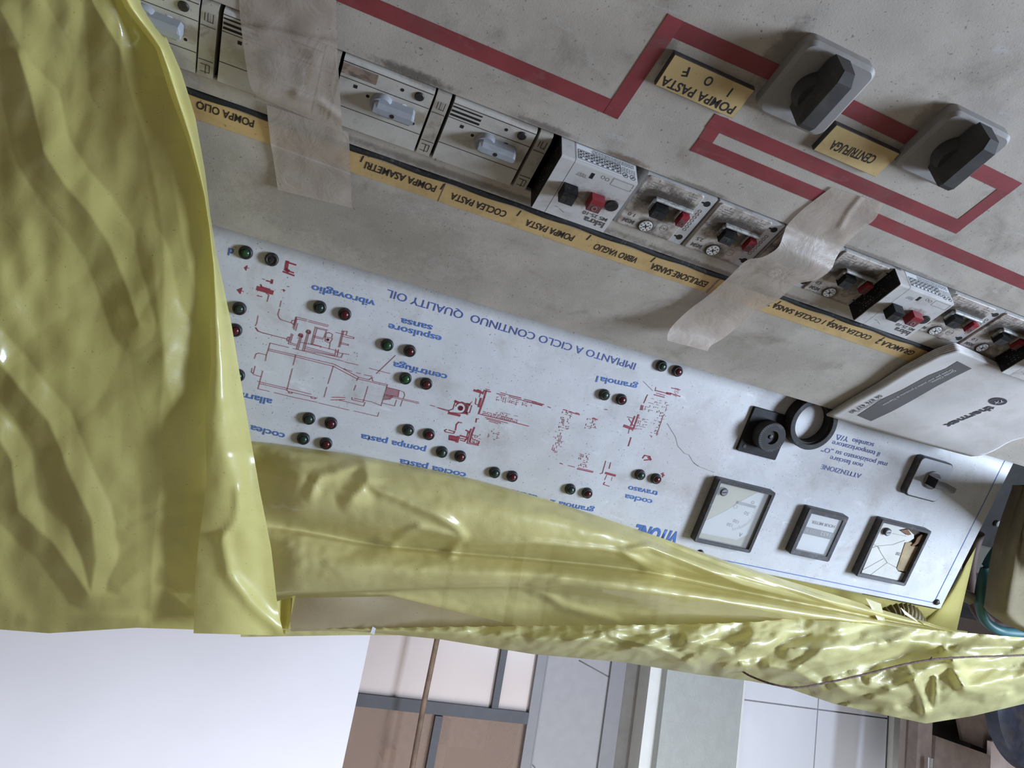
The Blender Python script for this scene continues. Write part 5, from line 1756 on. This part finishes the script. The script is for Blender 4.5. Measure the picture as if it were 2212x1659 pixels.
# a sheer single layer showing below the rolls
rows = []
for i in range(16):
    t = i / 15
    a, b2 = (628, 1292 + 72 * t), (850 + 275 * t, 1288 + 66 * t)
    row = []
    for k in range(24):
        u = k / 23
        x, y = a[0] + (b2[0] - a[0]) * u, a[1] + (b2[1] - a[1]) * u
        h = 0.012 + 0.004 * math.sin(u * 5 + t) + 0.003 * facet(x, y, 80, 40, 12)
        q = PW(x, y, h)
        row.append((q.x, q.y, h))
    rows.append(row)
mb = MB(); mb.loft(rows, closed=False, smooth=True)
mb.obj('sheer_layer', film_mat('sheer film', (0.56, 0.47, 0.32), rough=0.25, trans=0.35, clear=0.16, wscale=14, wstr=0.1, dirt=0.15), roll)
for pts in (((1870, 1292), (1900, 1302), (1908, 1342), (1890, 1336)), ((1945, 1312), (1952, 1325), (1992, 1348), (1985, 1340))):
    mb = MB()
    q = [PW(x, y, 0.004) for x, y in pts]
    mb.poly([(p.x, p.y, 0.004 + 0.002 * k) for k, p in enumerate(q)])
    mb.obj('torn_strip', mat('pale film', (0.70, 0.66, 0.42), rough=0.35), roll)

# crumpled lower strip with a perforated edge
XT = [560, 700, 800, 950, 1150, 1350, 1500, 1620, 1700, 1800, 1900, 2000, 2100, 2290]
YT_ = [1361, 1359, 1358, 1355, 1353, 1351, 1349, 1345, 1338, 1341, 1350, 1360, 1368, 1384]
YB_ = [1362, 1360, 1366, 1381, 1413, 1431, 1456, 1471, 1486, 1520, 1542, 1563, 1547, 1502]
strip_ = empty('crumpled_plastic', MW, 'crumpled yellow plastic strip with a perforated edge lying along the console top', 'plastic sheet')
R3 = [([(1560, 1440), (1620, 1405), (1660, 1395), (1680, 1380)], 20, 0.010, 1.0), ([(1480, 1385), (1560, 1400), (1600, 1430)], 16, 0.007, 1.0), ([(1700, 1400), (1800, 1400), (1900, 1385)], 24, 0.008, 1.0), ([(1880, 1465), (1905, 1450), (1960, 1440)], 16, 0.008, 1.0),
      ([(1975, 1470), (1990, 1500), (1998, 1540)], 14, 0.010, 1.0), ([(2020, 1515), (2021, 1470), (2022, 1465)], 8, 0.009, 1.0), ([(2065, 1455), (2085, 1490), (2130, 1500), (2175, 1500)], 20, 0.012, 1.0), ([(1660, 1440), (1720, 1450), (1770, 1480)], 18, 0.008, 1.0),
      ([(1800, 1475), (1840, 1500), (1930, 1520)], 16, 0.007, 1.0), ([(1900, 1380), (2000, 1390), (2212, 1400)], 16, 0.006, 1.0), ([(1150, 1380), (1300, 1385), (1400, 1410)], 14, 0.005, 1.0), ([(2040, 1400), (2060, 1430), (2075, 1452)], 16, 0.009, 1.0), ([(1320, 1375), (1420, 1400), (1500, 1440)], 14, 0.006, 1.0)]
NX, NY = 330, 46
rows = []
for i in range(NX):
    x = 560 + (2290 - 560) * i / (NX - 1)
    yt, yb = interp(list(zip(XT, YT_)), x), interp(list(zip(XT, YB_)), x)
    saw = 2.6 * abs(((x / 36.0) % 1) * 2 - 1) ** 3 if x < 1760 else 1.2 * noise.noise(Vector((x * 0.2, 0, 0)))
    amp = min(1.0, (yb - yt) / 90)
    row = []
    for j in range(NY):
        t = j / (NY - 1)
        y = (yt - saw) + (yb - yt + saw) * t
        lift = 0.016 + 0.016 * amp * math.sin(math.pi * t) * 1.2 + 0.010 * amp
        c1 = noise.noise(Vector((x * 0.008 + y * 0.006, y * 0.018, 41.0)))
        wx, wy = x + 14 * noise.noise(Vector((x * 0.02, y * 0.02, 3.0))), y + 10 * noise.noise(Vector((x * 0.02, y * 0.02, 8.0)))
        dv = noise.voronoi(Vector((wx * 0.0115 + wy * 0.004, wy * 0.021 - wx * 0.003, 5.0)))[0]
        dw = noise.voronoi(Vector((wx * 0.024 - wy * 0.006, wy * 0.040, 9.0)))[0]
        lift += amp * (0.010 * abs(c1) + 0.020 * facet(x, y, 95, 48, 8) + 0.0075 * facet(x, y, 38, 22, 9) + 0.002 * facet(x, y, 15, 10, 10))
        lift += amp * ridge_sum(x, y, R3)
        lift -= 0.010 * amp * t ** 4
        q = PW(x, y, lift)
        row.append((q.x, q.y, lift))
    rows.append(row)
mb = MB(); mb.loft(rows, closed=False, smooth=True)
mb.obj('crumpled_sheet', film_mat('crumpled film', (0.76, 0.71, 0.345), rough=0.22, trans=0.36, clear=0.04, wscale=12, wstr=0.12, dirt=0.2, coat=0.45), strip_)
mb = MB()
q = [PW(x, y, 0.018) for x, y in ((805, 1352), (812, 1356), (808, 1370), (800, 1366))]
mb.poly([(p.x, p.y, 0.019) for p in q])
mb.obj('white_tag_end', mat('white shred', (0.85, 0.85, 0.9), rough=0.5), strip_)

# brown twine lying over the crumpled strip
mb = MB()
tw = spline([(1600, 1448, 0.030), (1625, 1462, 0.040), (1670, 1478, 0.055), (1722, 1485, 0.062), (1790, 1474, 0.062), (1870, 1456, 0.062), (1950, 1436, 0.063), (2020, 1424, 0.064), (2100, 1419, 0.064), (2170, 1417, 0.064), (2280, 1412, 0.064)], 120)
mb.tube([(lambda q, h: (q.x, q.y, h))(PW(p[0], p[1], p[2]), p[2]) for p in tw], [0.0010 + 0.0003 * noise.noise(Vector((k * 0.7, 0, 0))) for k in range(120)], 8)
k0 = PW(2009, 1424, 0.065)
mb.tube([(k0.x, k0.y, 0.065), (k0.x + 0.0005, k0.y - 0.002, 0.066), (k0.x, k0.y - 0.0035, 0.066)], 0.0007, 6)
o = mb.obj('twine', mat('brown twine', (0.15, 0.095, 0.085), rough=0.85, var=0.4, vscale=400), None)
o.matrix_world = MW
tag(o, 'thin brown twine lying across the crumpled yellow plastic', 'twine')
# ------------------------------------------------------------------ things beside the free end of the sign
def wtube(name, pts, r, m, label, cat, n=60, seg=14):
    sp = spline(pts, n)
    mb = MB()
    mb.tube([MW @ (lambda q, h: Vector((q.x, q.y, h)))(PW(p[0], p[1], p[2]), p[2]) for p in sp], r, seg)
    return tag(mb.obj(name, m), label, cat)


M_teal = mat('teal cable', (0.035, 0.125, 0.135), rough=0.45, var=0.1, grime=(0.07, 0.1, 0.1), gamt=0.4, gscale=60)
M_bcab = mat('brown cable', (0.060, 0.030, 0.022), rough=0.6, var=0.2)
wtube('cable', [(2190, 1150, -0.075), (2160, 1180, -0.07), (2133, 1222, -0.065), (2119, 1270, -0.06), (2118, 1312, -0.055), (2130, 1342, -0.05), (2156, 1360, -0.045), (2190, 1367, -0.045), (2290, 1372, -0.045)], 0.0062, M_teal, 'teal cable curving beside the end of the sign', 'cable')
wtube('cable', [(2112, 1150, -0.10), (2100, 1190, -0.10), (2093, 1240, -0.098), (2098, 1285, -0.095), (2112, 1318, -0.09), (2135, 1343, -0.085), (2165, 1352, -0.08), (2280, 1358, -0.08)], 0.0082, M_bcab, 'dark brown cable behind the teal cable', 'cable')
mb = MB()
mb.tube([MW @ (lambda q, h: Vector((q.x, q.y, h)))(PW(x, y, h), h) for x, y, h in ((2062, 1276, -0.07), (2080, 1284, -0.066), (2100, 1294, -0.06))], 0.0078, 18)
tag(mb.obj('plastic_tube', mat('cloudy tube', (0.20, 0.18, 0.14), rough=0.35, var=0.1)), 'short cloudy plastic tube sticking out beside the cables', 'tube')
mb = MB()
sp = spline([(1885, 1362, -0.018), (1905, 1330, -0.016), (1932, 1318, -0.016), (1960, 1330, -0.016), (1980, 1362, -0.018)], 80)
mb.tube([MW @ (lambda q, h: Vector((q.x, q.y, h)))(PW(p[0], p[1], p[2]), p[2]) for p in sp], [0.0135 + 0.0016 * math.sin(k * 1.3) for k in range(80)], 18)
tag(mb.obj('corrugated_hose', mat('olive hose', (0.14, 0.105, 0.035), rough=0.5, var=0.2)), 'olive corrugated hose under the sign corner', 'hose')


def wbox(px0, py0, px1, py1, h0, h1, ch=0.002, r=0.004):
    a, b2 = PW(px0, py0, h1), PW(px1, py1, h1)
    return (min(a.x, b2.x), max(a.x, b2.x), min(a.y, b2.y), max(a.y, b2.y), h0, h1, ch, r)


M_hous = mat('dark housing', (0.012, 0.011, 0.010), rough=0.7, spec=0.15, var=0.2, grime=(0.03, 0.028, 0.025), gamt=0.5, gscale=30)
M_hplate = mat('olive housing plate', (0.055, 0.051, 0.038), rough=0.6, spec=0.2, var=0.1, grime=(0.06, 0.055, 0.045), gamt=0.6, gscale=40)
hs = empty('machine_housing', MW, 'dark machine housing with an olive cover plate behind the cables', 'machine housing')
pa, pb = PW(2052, 980, -0.14), PW(2290, 1390, -0.14)
mb = MB(); mb.box(pb.x - 0.05, pa.x + 0.02, -0.10, pb.y - 0.01, -0.22, -0.14, 0.002, 0.004)
mb.obj('body', M_hous, hs)
for (x0, y0, x1, y1) in ((2092, 1172, 2190, 1258), (2085, 1270, 2190, 1308)):
    mb = MB(); mb.box(*wbox(x0, y0, x1, y1, -0.14, -0.134))
    mb.obj('cover_plate', M_hplate, hs)
p = PW(2110, 1186, -0.128)
mb = MB(); mb.lathe(p.x, p.y, [(0.0062, -0.134), (0.0062, -0.129), (0.005, -0.128)], 24, False)
mb.obj('bolt', mat('pale bolt', (0.16, 0.16, 0.15), rough=0.5), hs)
p = PW(2158, 1132, -0.136)
mb = MB(); mb.lathe(p.x, p.y, [(0.0045, -0.14), (0.0045, -0.136), (0.003, -0.135)], 20, False)
mb.obj('bolt', mat('pale bolt', (0.16, 0.16, 0.15), rough=0.5), hs)
# beige sack hanging beside it
M_sack = mat('beige cloth', (0.22, 0.185, 0.11), rough=0.85, var=0.08, grime=(0.14, 0.11, 0.06), gamt=0.5, gscale=45, specks=0.3, bump=0.3, bscale=900)
mb = MB()
rows_f, N2 = [], 26
EL = [(1020, 2214), (1060, 2207), (1100, 2192), (1140, 2178), (1180, 2166), (1220, 2158), (1260, 2152), (1300, 2147), (1325, 2143), (1345, 2165), (1372, 2225)]
for i in range(40):
    y = 1052 + 320 * i / 39
    xl = interp(EL, y)
    ring_ = []
    for j in range(N2):
        t = j / (N2 - 1)
        x = xl + (2330 - xl) * t
        h = -0.012 + 0.025 * math.sin(math.pi * min(0.5, t * 2.2 + 0.02)) + 0.17 * max(0, t - 0.25) * max(0.0, min(1.0, (1250 - y) / 90)) + 0.006 * noise.noise(Vector((x * 0.012, y * 0.010, 71.0)))  # unseen bulge past the view edge, shaped to shade the sign's end
        q = PW(x, y, h)
        ring_.append((q.x, q.y, h))
    ring_ += [(p[0] - 0.012, p[1] + 0.004, p[2] - 0.02) for p in reversed(ring_)]
    rows_f.append(ring_)
mb.loft(rows_f, smooth=True)
o = mb.obj('cloth_sack', M_sack, None, 50)
o.matrix_world = MW
tag(o, 'beige cloth sack hanging beside the cables at the end of the sign', 'sack')

# ------------------------------------------------------------------ room behind
WY = 1.35


def bx(x0, x1, y0, y1, z0, z1, ch=0.0):
    mb = MB(); mb.box(x0, x1, y0, y1, z0, z1, ch)
    return mb


def XL(xa, ya, xb, yb, Y): return (PB(xa, ya, Y).x + PB(xb, yb, Y).x) / 2


def struct(name, mb, m, parent=None):
    o = mb.obj(name, m, parent)
    if parent is None: o['kind'] = 'structure'
    return o


ZT = 2.9
M_wwall = mat('white wall', (0.655, 0.64, 0.69), rough=0.6, var=0.02, vscale=6)
M_pink = mat('pinkish pane', (0.56, 0.48, 0.455), rough=0.25, var=0.03, vscale=5)
M_bar = mat('window bar', (0.045, 0.045, 0.055), rough=0.5)
M_dgrey = mat('grey door paint', (0.285, 0.272, 0.28), rough=0.5, var=0.04)
M_dgrey2 = mat('grey frame paint', (0.20, 0.195, 0.205), rough=0.5, var=0.04)
M_reveal = mat('reveal', (0.16, 0.145, 0.13), rough=0.7, var=0.08)
M_col = mat('column paint', (0.36, 0.375, 0.36), rough=0.38, var=0.04, bump=0.8, bscale=170)
M_strip = mat('white strip', (0.66, 0.66, 0.64), rough=0.4, var=0.03)
M_tile = mat('white tile', (0.68, 0.69, 0.74), rough=0.2, var=0.03, vscale=5, specks=0.15)
M_grout = mat('grout', (0.42, 0.39, 0.37), rough=0.8)
M_jdark = mat('dark joint', (0.09, 0.085, 0.08), rough=0.8)
M_floor = mat('floor concrete', (0.30, 0.28, 0.26), rough=0.7, var=0.1, vscale=4)

fl = bx(-4, 4, -4, 5, -0.05, 0.0)
struct('floor', fl, M_floor)
xe = XL(797, 1370, 743, 1659, 1.05)
struct('wall_right', bx(xe, xe + 1.8, 1.05, 1.17, 0, ZT), M_wwall)
# window of pale panes and brown tinted panes with dark bars
wl, wr = XL(1150, 1420, 1128, 1659, WY), XL(760, 1370, 700, 1659, WY) + 0.25
zb = (PB(775, 1508, WY).z + PB(1060, 1545, WY).z) / 2
tb = 0.016
win = bpy.data.objects.new('window_1', None); COL.objects.link(win); win['kind'] = 'structure'; win.location = (wl, WY, 0)
WI = Matrix.Translation((-wl, -WY, 0))


def wpart(name, mb, m):
    mb.xform(WI)
    return mb.obj(name, m, win)


x1 = XL(1085, 1410, 1068, 1520, WY)
x2 = XL(950, 1530, 925, 1659, WY)
wpart('pane', bx(wl, wr, WY + 0.0, WY + 0.006, 0.4, zb), M_pink)
for xm in (x1, x1 + 0.5): wpart('bar', bx(xm - 0.009, xm + 0.009, WY - 0.012, WY, 0.4, zb - tb), M_bar)
wpart('bar', bx(wl, wr, WY - 0.014, WY + 0.002, zb - tb, zb + tb * 0.8), M_bar)
for xm in (x2, x2 + 0.48): wpart('bar', bx(xm - 0.010, xm + 0.010, WY - 0.012, WY, zb + tb, ZT), M_bar)
wpart('tinted_pane', bx(wl, wr, WY, WY + 0.004, zb, ZT), glass_mat('tinted glass', (0.62, 0.45, 0.36), 0.08, 0.80))
# brown room seen through it
YR = WY + 0.75
struct('wall_far', bx(wl - 1.5, wr + 1.5, YR, YR + 0.05, 0, ZT + 0.6), mat('brown plaster', (0.20, 0.125, 0.095), rough=0.7, var=0.15, vscale=8))


def far_thing(name, pts, d, m, label, cat, Y):
    q = [PB(x, y, Y) for x, y in pts]
    xs, zs = [p.x for p in q], [p.z for p in q]
    o = bx(min(xs), max(xs), Y, Y + d, min(zs), max(zs), 0.004).obj(name, m)
    return tag(o, label, cat)


far_thing('cupboard_door', ((842, 1534), (945, 1720)), 0.03, mat('pale cupboard', (0.36, 0.29, 0.26), rough=0.4), 'pale cupboard door seen through the brown tinted window, beside the hanging cord', 'cupboard', YR - 0.04)
far_thing('cupboard_door', ((962, 1540), (1045, 1620)), 0.03, mat('pale cupboard', (0.36, 0.29, 0.26), rough=0.4), 'pale cupboard door behind the small box in the brown tinted window', 'cupboard', YR - 0.04)
far_thing('cardboard_box', ((972, 1530), (1008, 1556)), 0.08, mat('card box', (0.38, 0.24, 0.15), rough=0.7), 'small cardboard box seen through the tinted window', 'box', YR - 0.12)
far_thing('wooden_block', ((832, 1617), (852, 1648)), 0.14, mat('wood', (0.30, 0.19, 0.12), rough=0.7), 'small wooden block seen through the tinted window beside the white wall', 'block', YR - 0.14)
# brown cord hanging in front of the window
a, b2 = PB(945, 1376, WY - 0.1), PB(890, 1662, WY - 0.1)
mb = MB(); mb.tube([a + (a - b2) * 0.6, a, (a + b2) / 2 + Vector((0.002, 0, 0)), b2, b2 + (b2 - a) * 1.5], 0.0068, 10)
tag(mb.obj('hanging_cord', mat('brown cord', (0.16, 0.105, 0.07), rough=0.7, var=0.3)), 'brown cord hanging in front of the barred window', 'cord')

# grey door with frame
dl, dr = XL(1350, 1432, 1322, 1659, WY), wl
door = bpy.data.objects.new('door_1', None); COL.objects.link(door); door['kind'] = 'structure'; door.location = (dl, WY, 0)
DI = Matrix.Translation((-dl, -WY, 0))


def dpart(name, mb, m):
    mb.xform(DI)
    return mb.obj(name, m, door)


w_ = dr - dl
dpart('panel', bx(dl, dr, WY, WY + 0.04, 0, ZT), M_dgrey)
dpart('frame', bx(dr - w_ * 0.10, dr, WY - 0.012, WY, 0, ZT), M_dgrey2)
dpart('frame', bx(dl, dl + w_ * 0.17, WY - 0.008, WY, 0, ZT), M_dgrey2)
dpart('bead', bx(dr - w_ * 0.13, dr - w_ * 0.115, WY - 0.004, WY, 0, ZT), M_dgrey2)
for pl in (((1251, 1427), (1316, 1463)), ((1132, 1632), (1156, 1659))):
    q = [PB(x, y, WY - 0.0012) for x, y in pl]
    mb = MB(); mb.tube(q, 0.0014, 6)
    dpart('groove', mb, M_reveal)
# reveal, column, tiled wall
xa = XL(1403, 1440, 1378, 1659, WY)
xb = XL(1428, 1445, 1405, 1659, WY)
xc = XL(1592, 1460, 1574, 1659, WY)
xd = XL(1606, 1462, 1588, 1659, WY)
xt = XL(1921, 1545, 1908, 1659, WY)
xw = XL(1962, 1560, 1953, 1659, WY)
struct('trim_1', bx(dl - 0.006, dl, WY + 0.002, WY + 0.05, 0, ZT), M_jdark)
struct('wall_back', bx(xa, dl - 0.006, WY + 0.05, WY + 0.1, 0, ZT), M_reveal)
struct('trim_2', bx(xb, xa, WY - 0.005, WY + 0.06, 0, ZT), M_strip)
struct('wall_column', bx(xc, xb, WY - 0.03, WY + 0.1, 0, ZT, 0.004), M_col)
struct('trim_3', bx(xc - 0.008, xc, WY - 0.032, WY + 0.05, 0, ZT), M_strip)
struct('trim_4', bx(xd, xc - 0.008, WY + 0.0, WY + 0.05, 0, ZT), M_jdark)
tw_, th_ = (xd - xt) / 2, 0.26
zj = (PB(1603, 1512, WY).z + PB(1918, 1551, WY).z) / 2
tl = bpy.data.objects.new('wall_left', None); COL.objects.link(tl); tl['kind'] = 'structure'
bx(xt, xd, WY + 0.006, WY + 0.05, 0, ZT).obj('grout', M_grout, tl)
mb = MB()
for i in range(2):
    for k in range(-5, 6):
        z0 = zj + k * th_
        mb.box(xt + tw_ * i + 0.0022, xt + tw_ * (i + 1) - 0.0022, WY - 0.002, WY + 0.006, z0 + 0.0022, z0 + th_ - 0.0022)
mb.obj('tiles', M_tile, tl)
struct('trim_5', bx(xt - 0.007, xt, WY - 0.0, WY + 0.05, 0, ZT), M_jdark)
struct('trim_6', bx(xw, xt - 0.007, WY - 0.02, WY + 0.05, 0, ZT, 0.003), M_strip)

struct('wall_beyond', bx(-3.2, xw + 0.01, WY + 0.3, WY + 0.35, 0, ZT), mat('beige plaster', (0.30, 0.25, 0.23), rough=0.7, var=0.1, vscale=6))

# brown steel machine at the edge of the view
MYc = WY - 0.35
M_brn = mat('brown steel', (0.19, 0.145, 0.125), rough=0.45, metal=0.0, var=0.12, grime=(0.08, 0.06, 0.05), gamt=0.5, gscale=14)
M_drk = mat('dark steel', (0.05, 0.042, 0.038), rough=0.5, var=0.2)
M_pale = mat('pale steel sheet', (0.60, 0.50, 0.48), rough=0.3, var=0.1, vscale=10, grime=(0.35, 0.28, 0.25), gamt=0.5, gscale=18)
mc = empty('steel_machine', Matrix.Translation(PB(2080, 1620, MYc)), 'brown steel machine frame with pale sheet under the dangling yellow plastic', 'machine')
MI = mc.matrix_world.inverted()


def mpart(name, pts, Y, d, m):
    q = [PB(x, y, Y) for x, y in pts]
    mb = MB()
    mb.loft([[(p.x, Y, p.z) for p in q], [(p.x, Y + d, p.z) for p in q]])
    mb.xform(MI)
    return mb.obj(name, m, mc)


mpart('side_plate', [(1962, 1480), (1989, 1480), (1975, 1720), (1950, 1720)], MYc + 0.1, 0.02, mat('beige steel', (0.33, 0.265, 0.24), rough=0.5, var=0.08))
mpart('post', [(1989, 1480), (2018, 1480), (2008, 1720), (1975, 1720)], MYc + 0.02, 0.03, M_brn)
mpart('dark_back', [(1975, 1470), (2330, 1440), (2330, 1760), (1965, 1760)], MYc + 0.14, 0.02, M_drk)
mpart('sloping_plate', [(2022, 1590), (2140, 1632), (2136, 1760), (2010, 1760)], MYc + 0.05, 0.015, M_brn)
mpart('upper_plate', [(2060, 1500), (2142, 1500), (2139, 1622), (2080, 1600)], MYc + 0.09, 0.01, M_brn)
mpart('pale_sheet', [(2141, 1602), (2330, 1585), (2330, 1760), (2137, 1760)], MYc + 0.06, 0.012, M_pale)
mpart('shelf', [(2142, 1500), (2330, 1470), (2330, 1590), (2141, 1606)], MYc + 0.08, 0.012, mat('grey steel', (0.17, 0.15, 0.15), rough=0.5, var=0.2))
q = PB(2004, 1636, MYc)
mb = MB(); mb.cyl(q.x, MYc - 0.01, 0.0075, q.z - 0.002, q.z + 0.2, 20); mb.xform(MI)
mb.obj('chrome_tube', mat('chrome', (0.7, 0.7, 0.72), rough=0.15, metal=1.0), mc)
q = PB(2166, 1619, MYc + 0.055)
mb = MB(); mb.tube([q + Vector((-0.01, 0, 0.004)), q + Vector((0.011, -0.002, -0.004))], 0.003, 8); mb.xform(MI)
mb.obj('bolt', M_drk, mc)
q, e = PB(2258, 1528, MYc - 0.2), PB(2158, 1528, MYc - 0.2)
rad2 = abs(q.x - e.x)
mb = MB()
n = 48
circ_ = lambda r_, y_: [(q.x + r_ * math.cos(2 * math.pi * k / n), y_, q.z + r_ * math.sin(2 * math.pi * k / n)) for k in range(n)]
mb.loft([circ_(rad2 * 0.9, MYc - 0.205), circ_(rad2, MYc - 0.195), circ_(rad2, MYc - 0.16)])
o = mb.obj('motor_drum', mat('blue black drum', (0.022, 0.026, 0.045), rough=0.45, var=0.3, grime=(0.12, 0.09, 0.06), gamt=0.4, gscale=14), None, 40)
tag(o, 'round blue black motor drum at the picture edge beside the brown machine', 'motor')
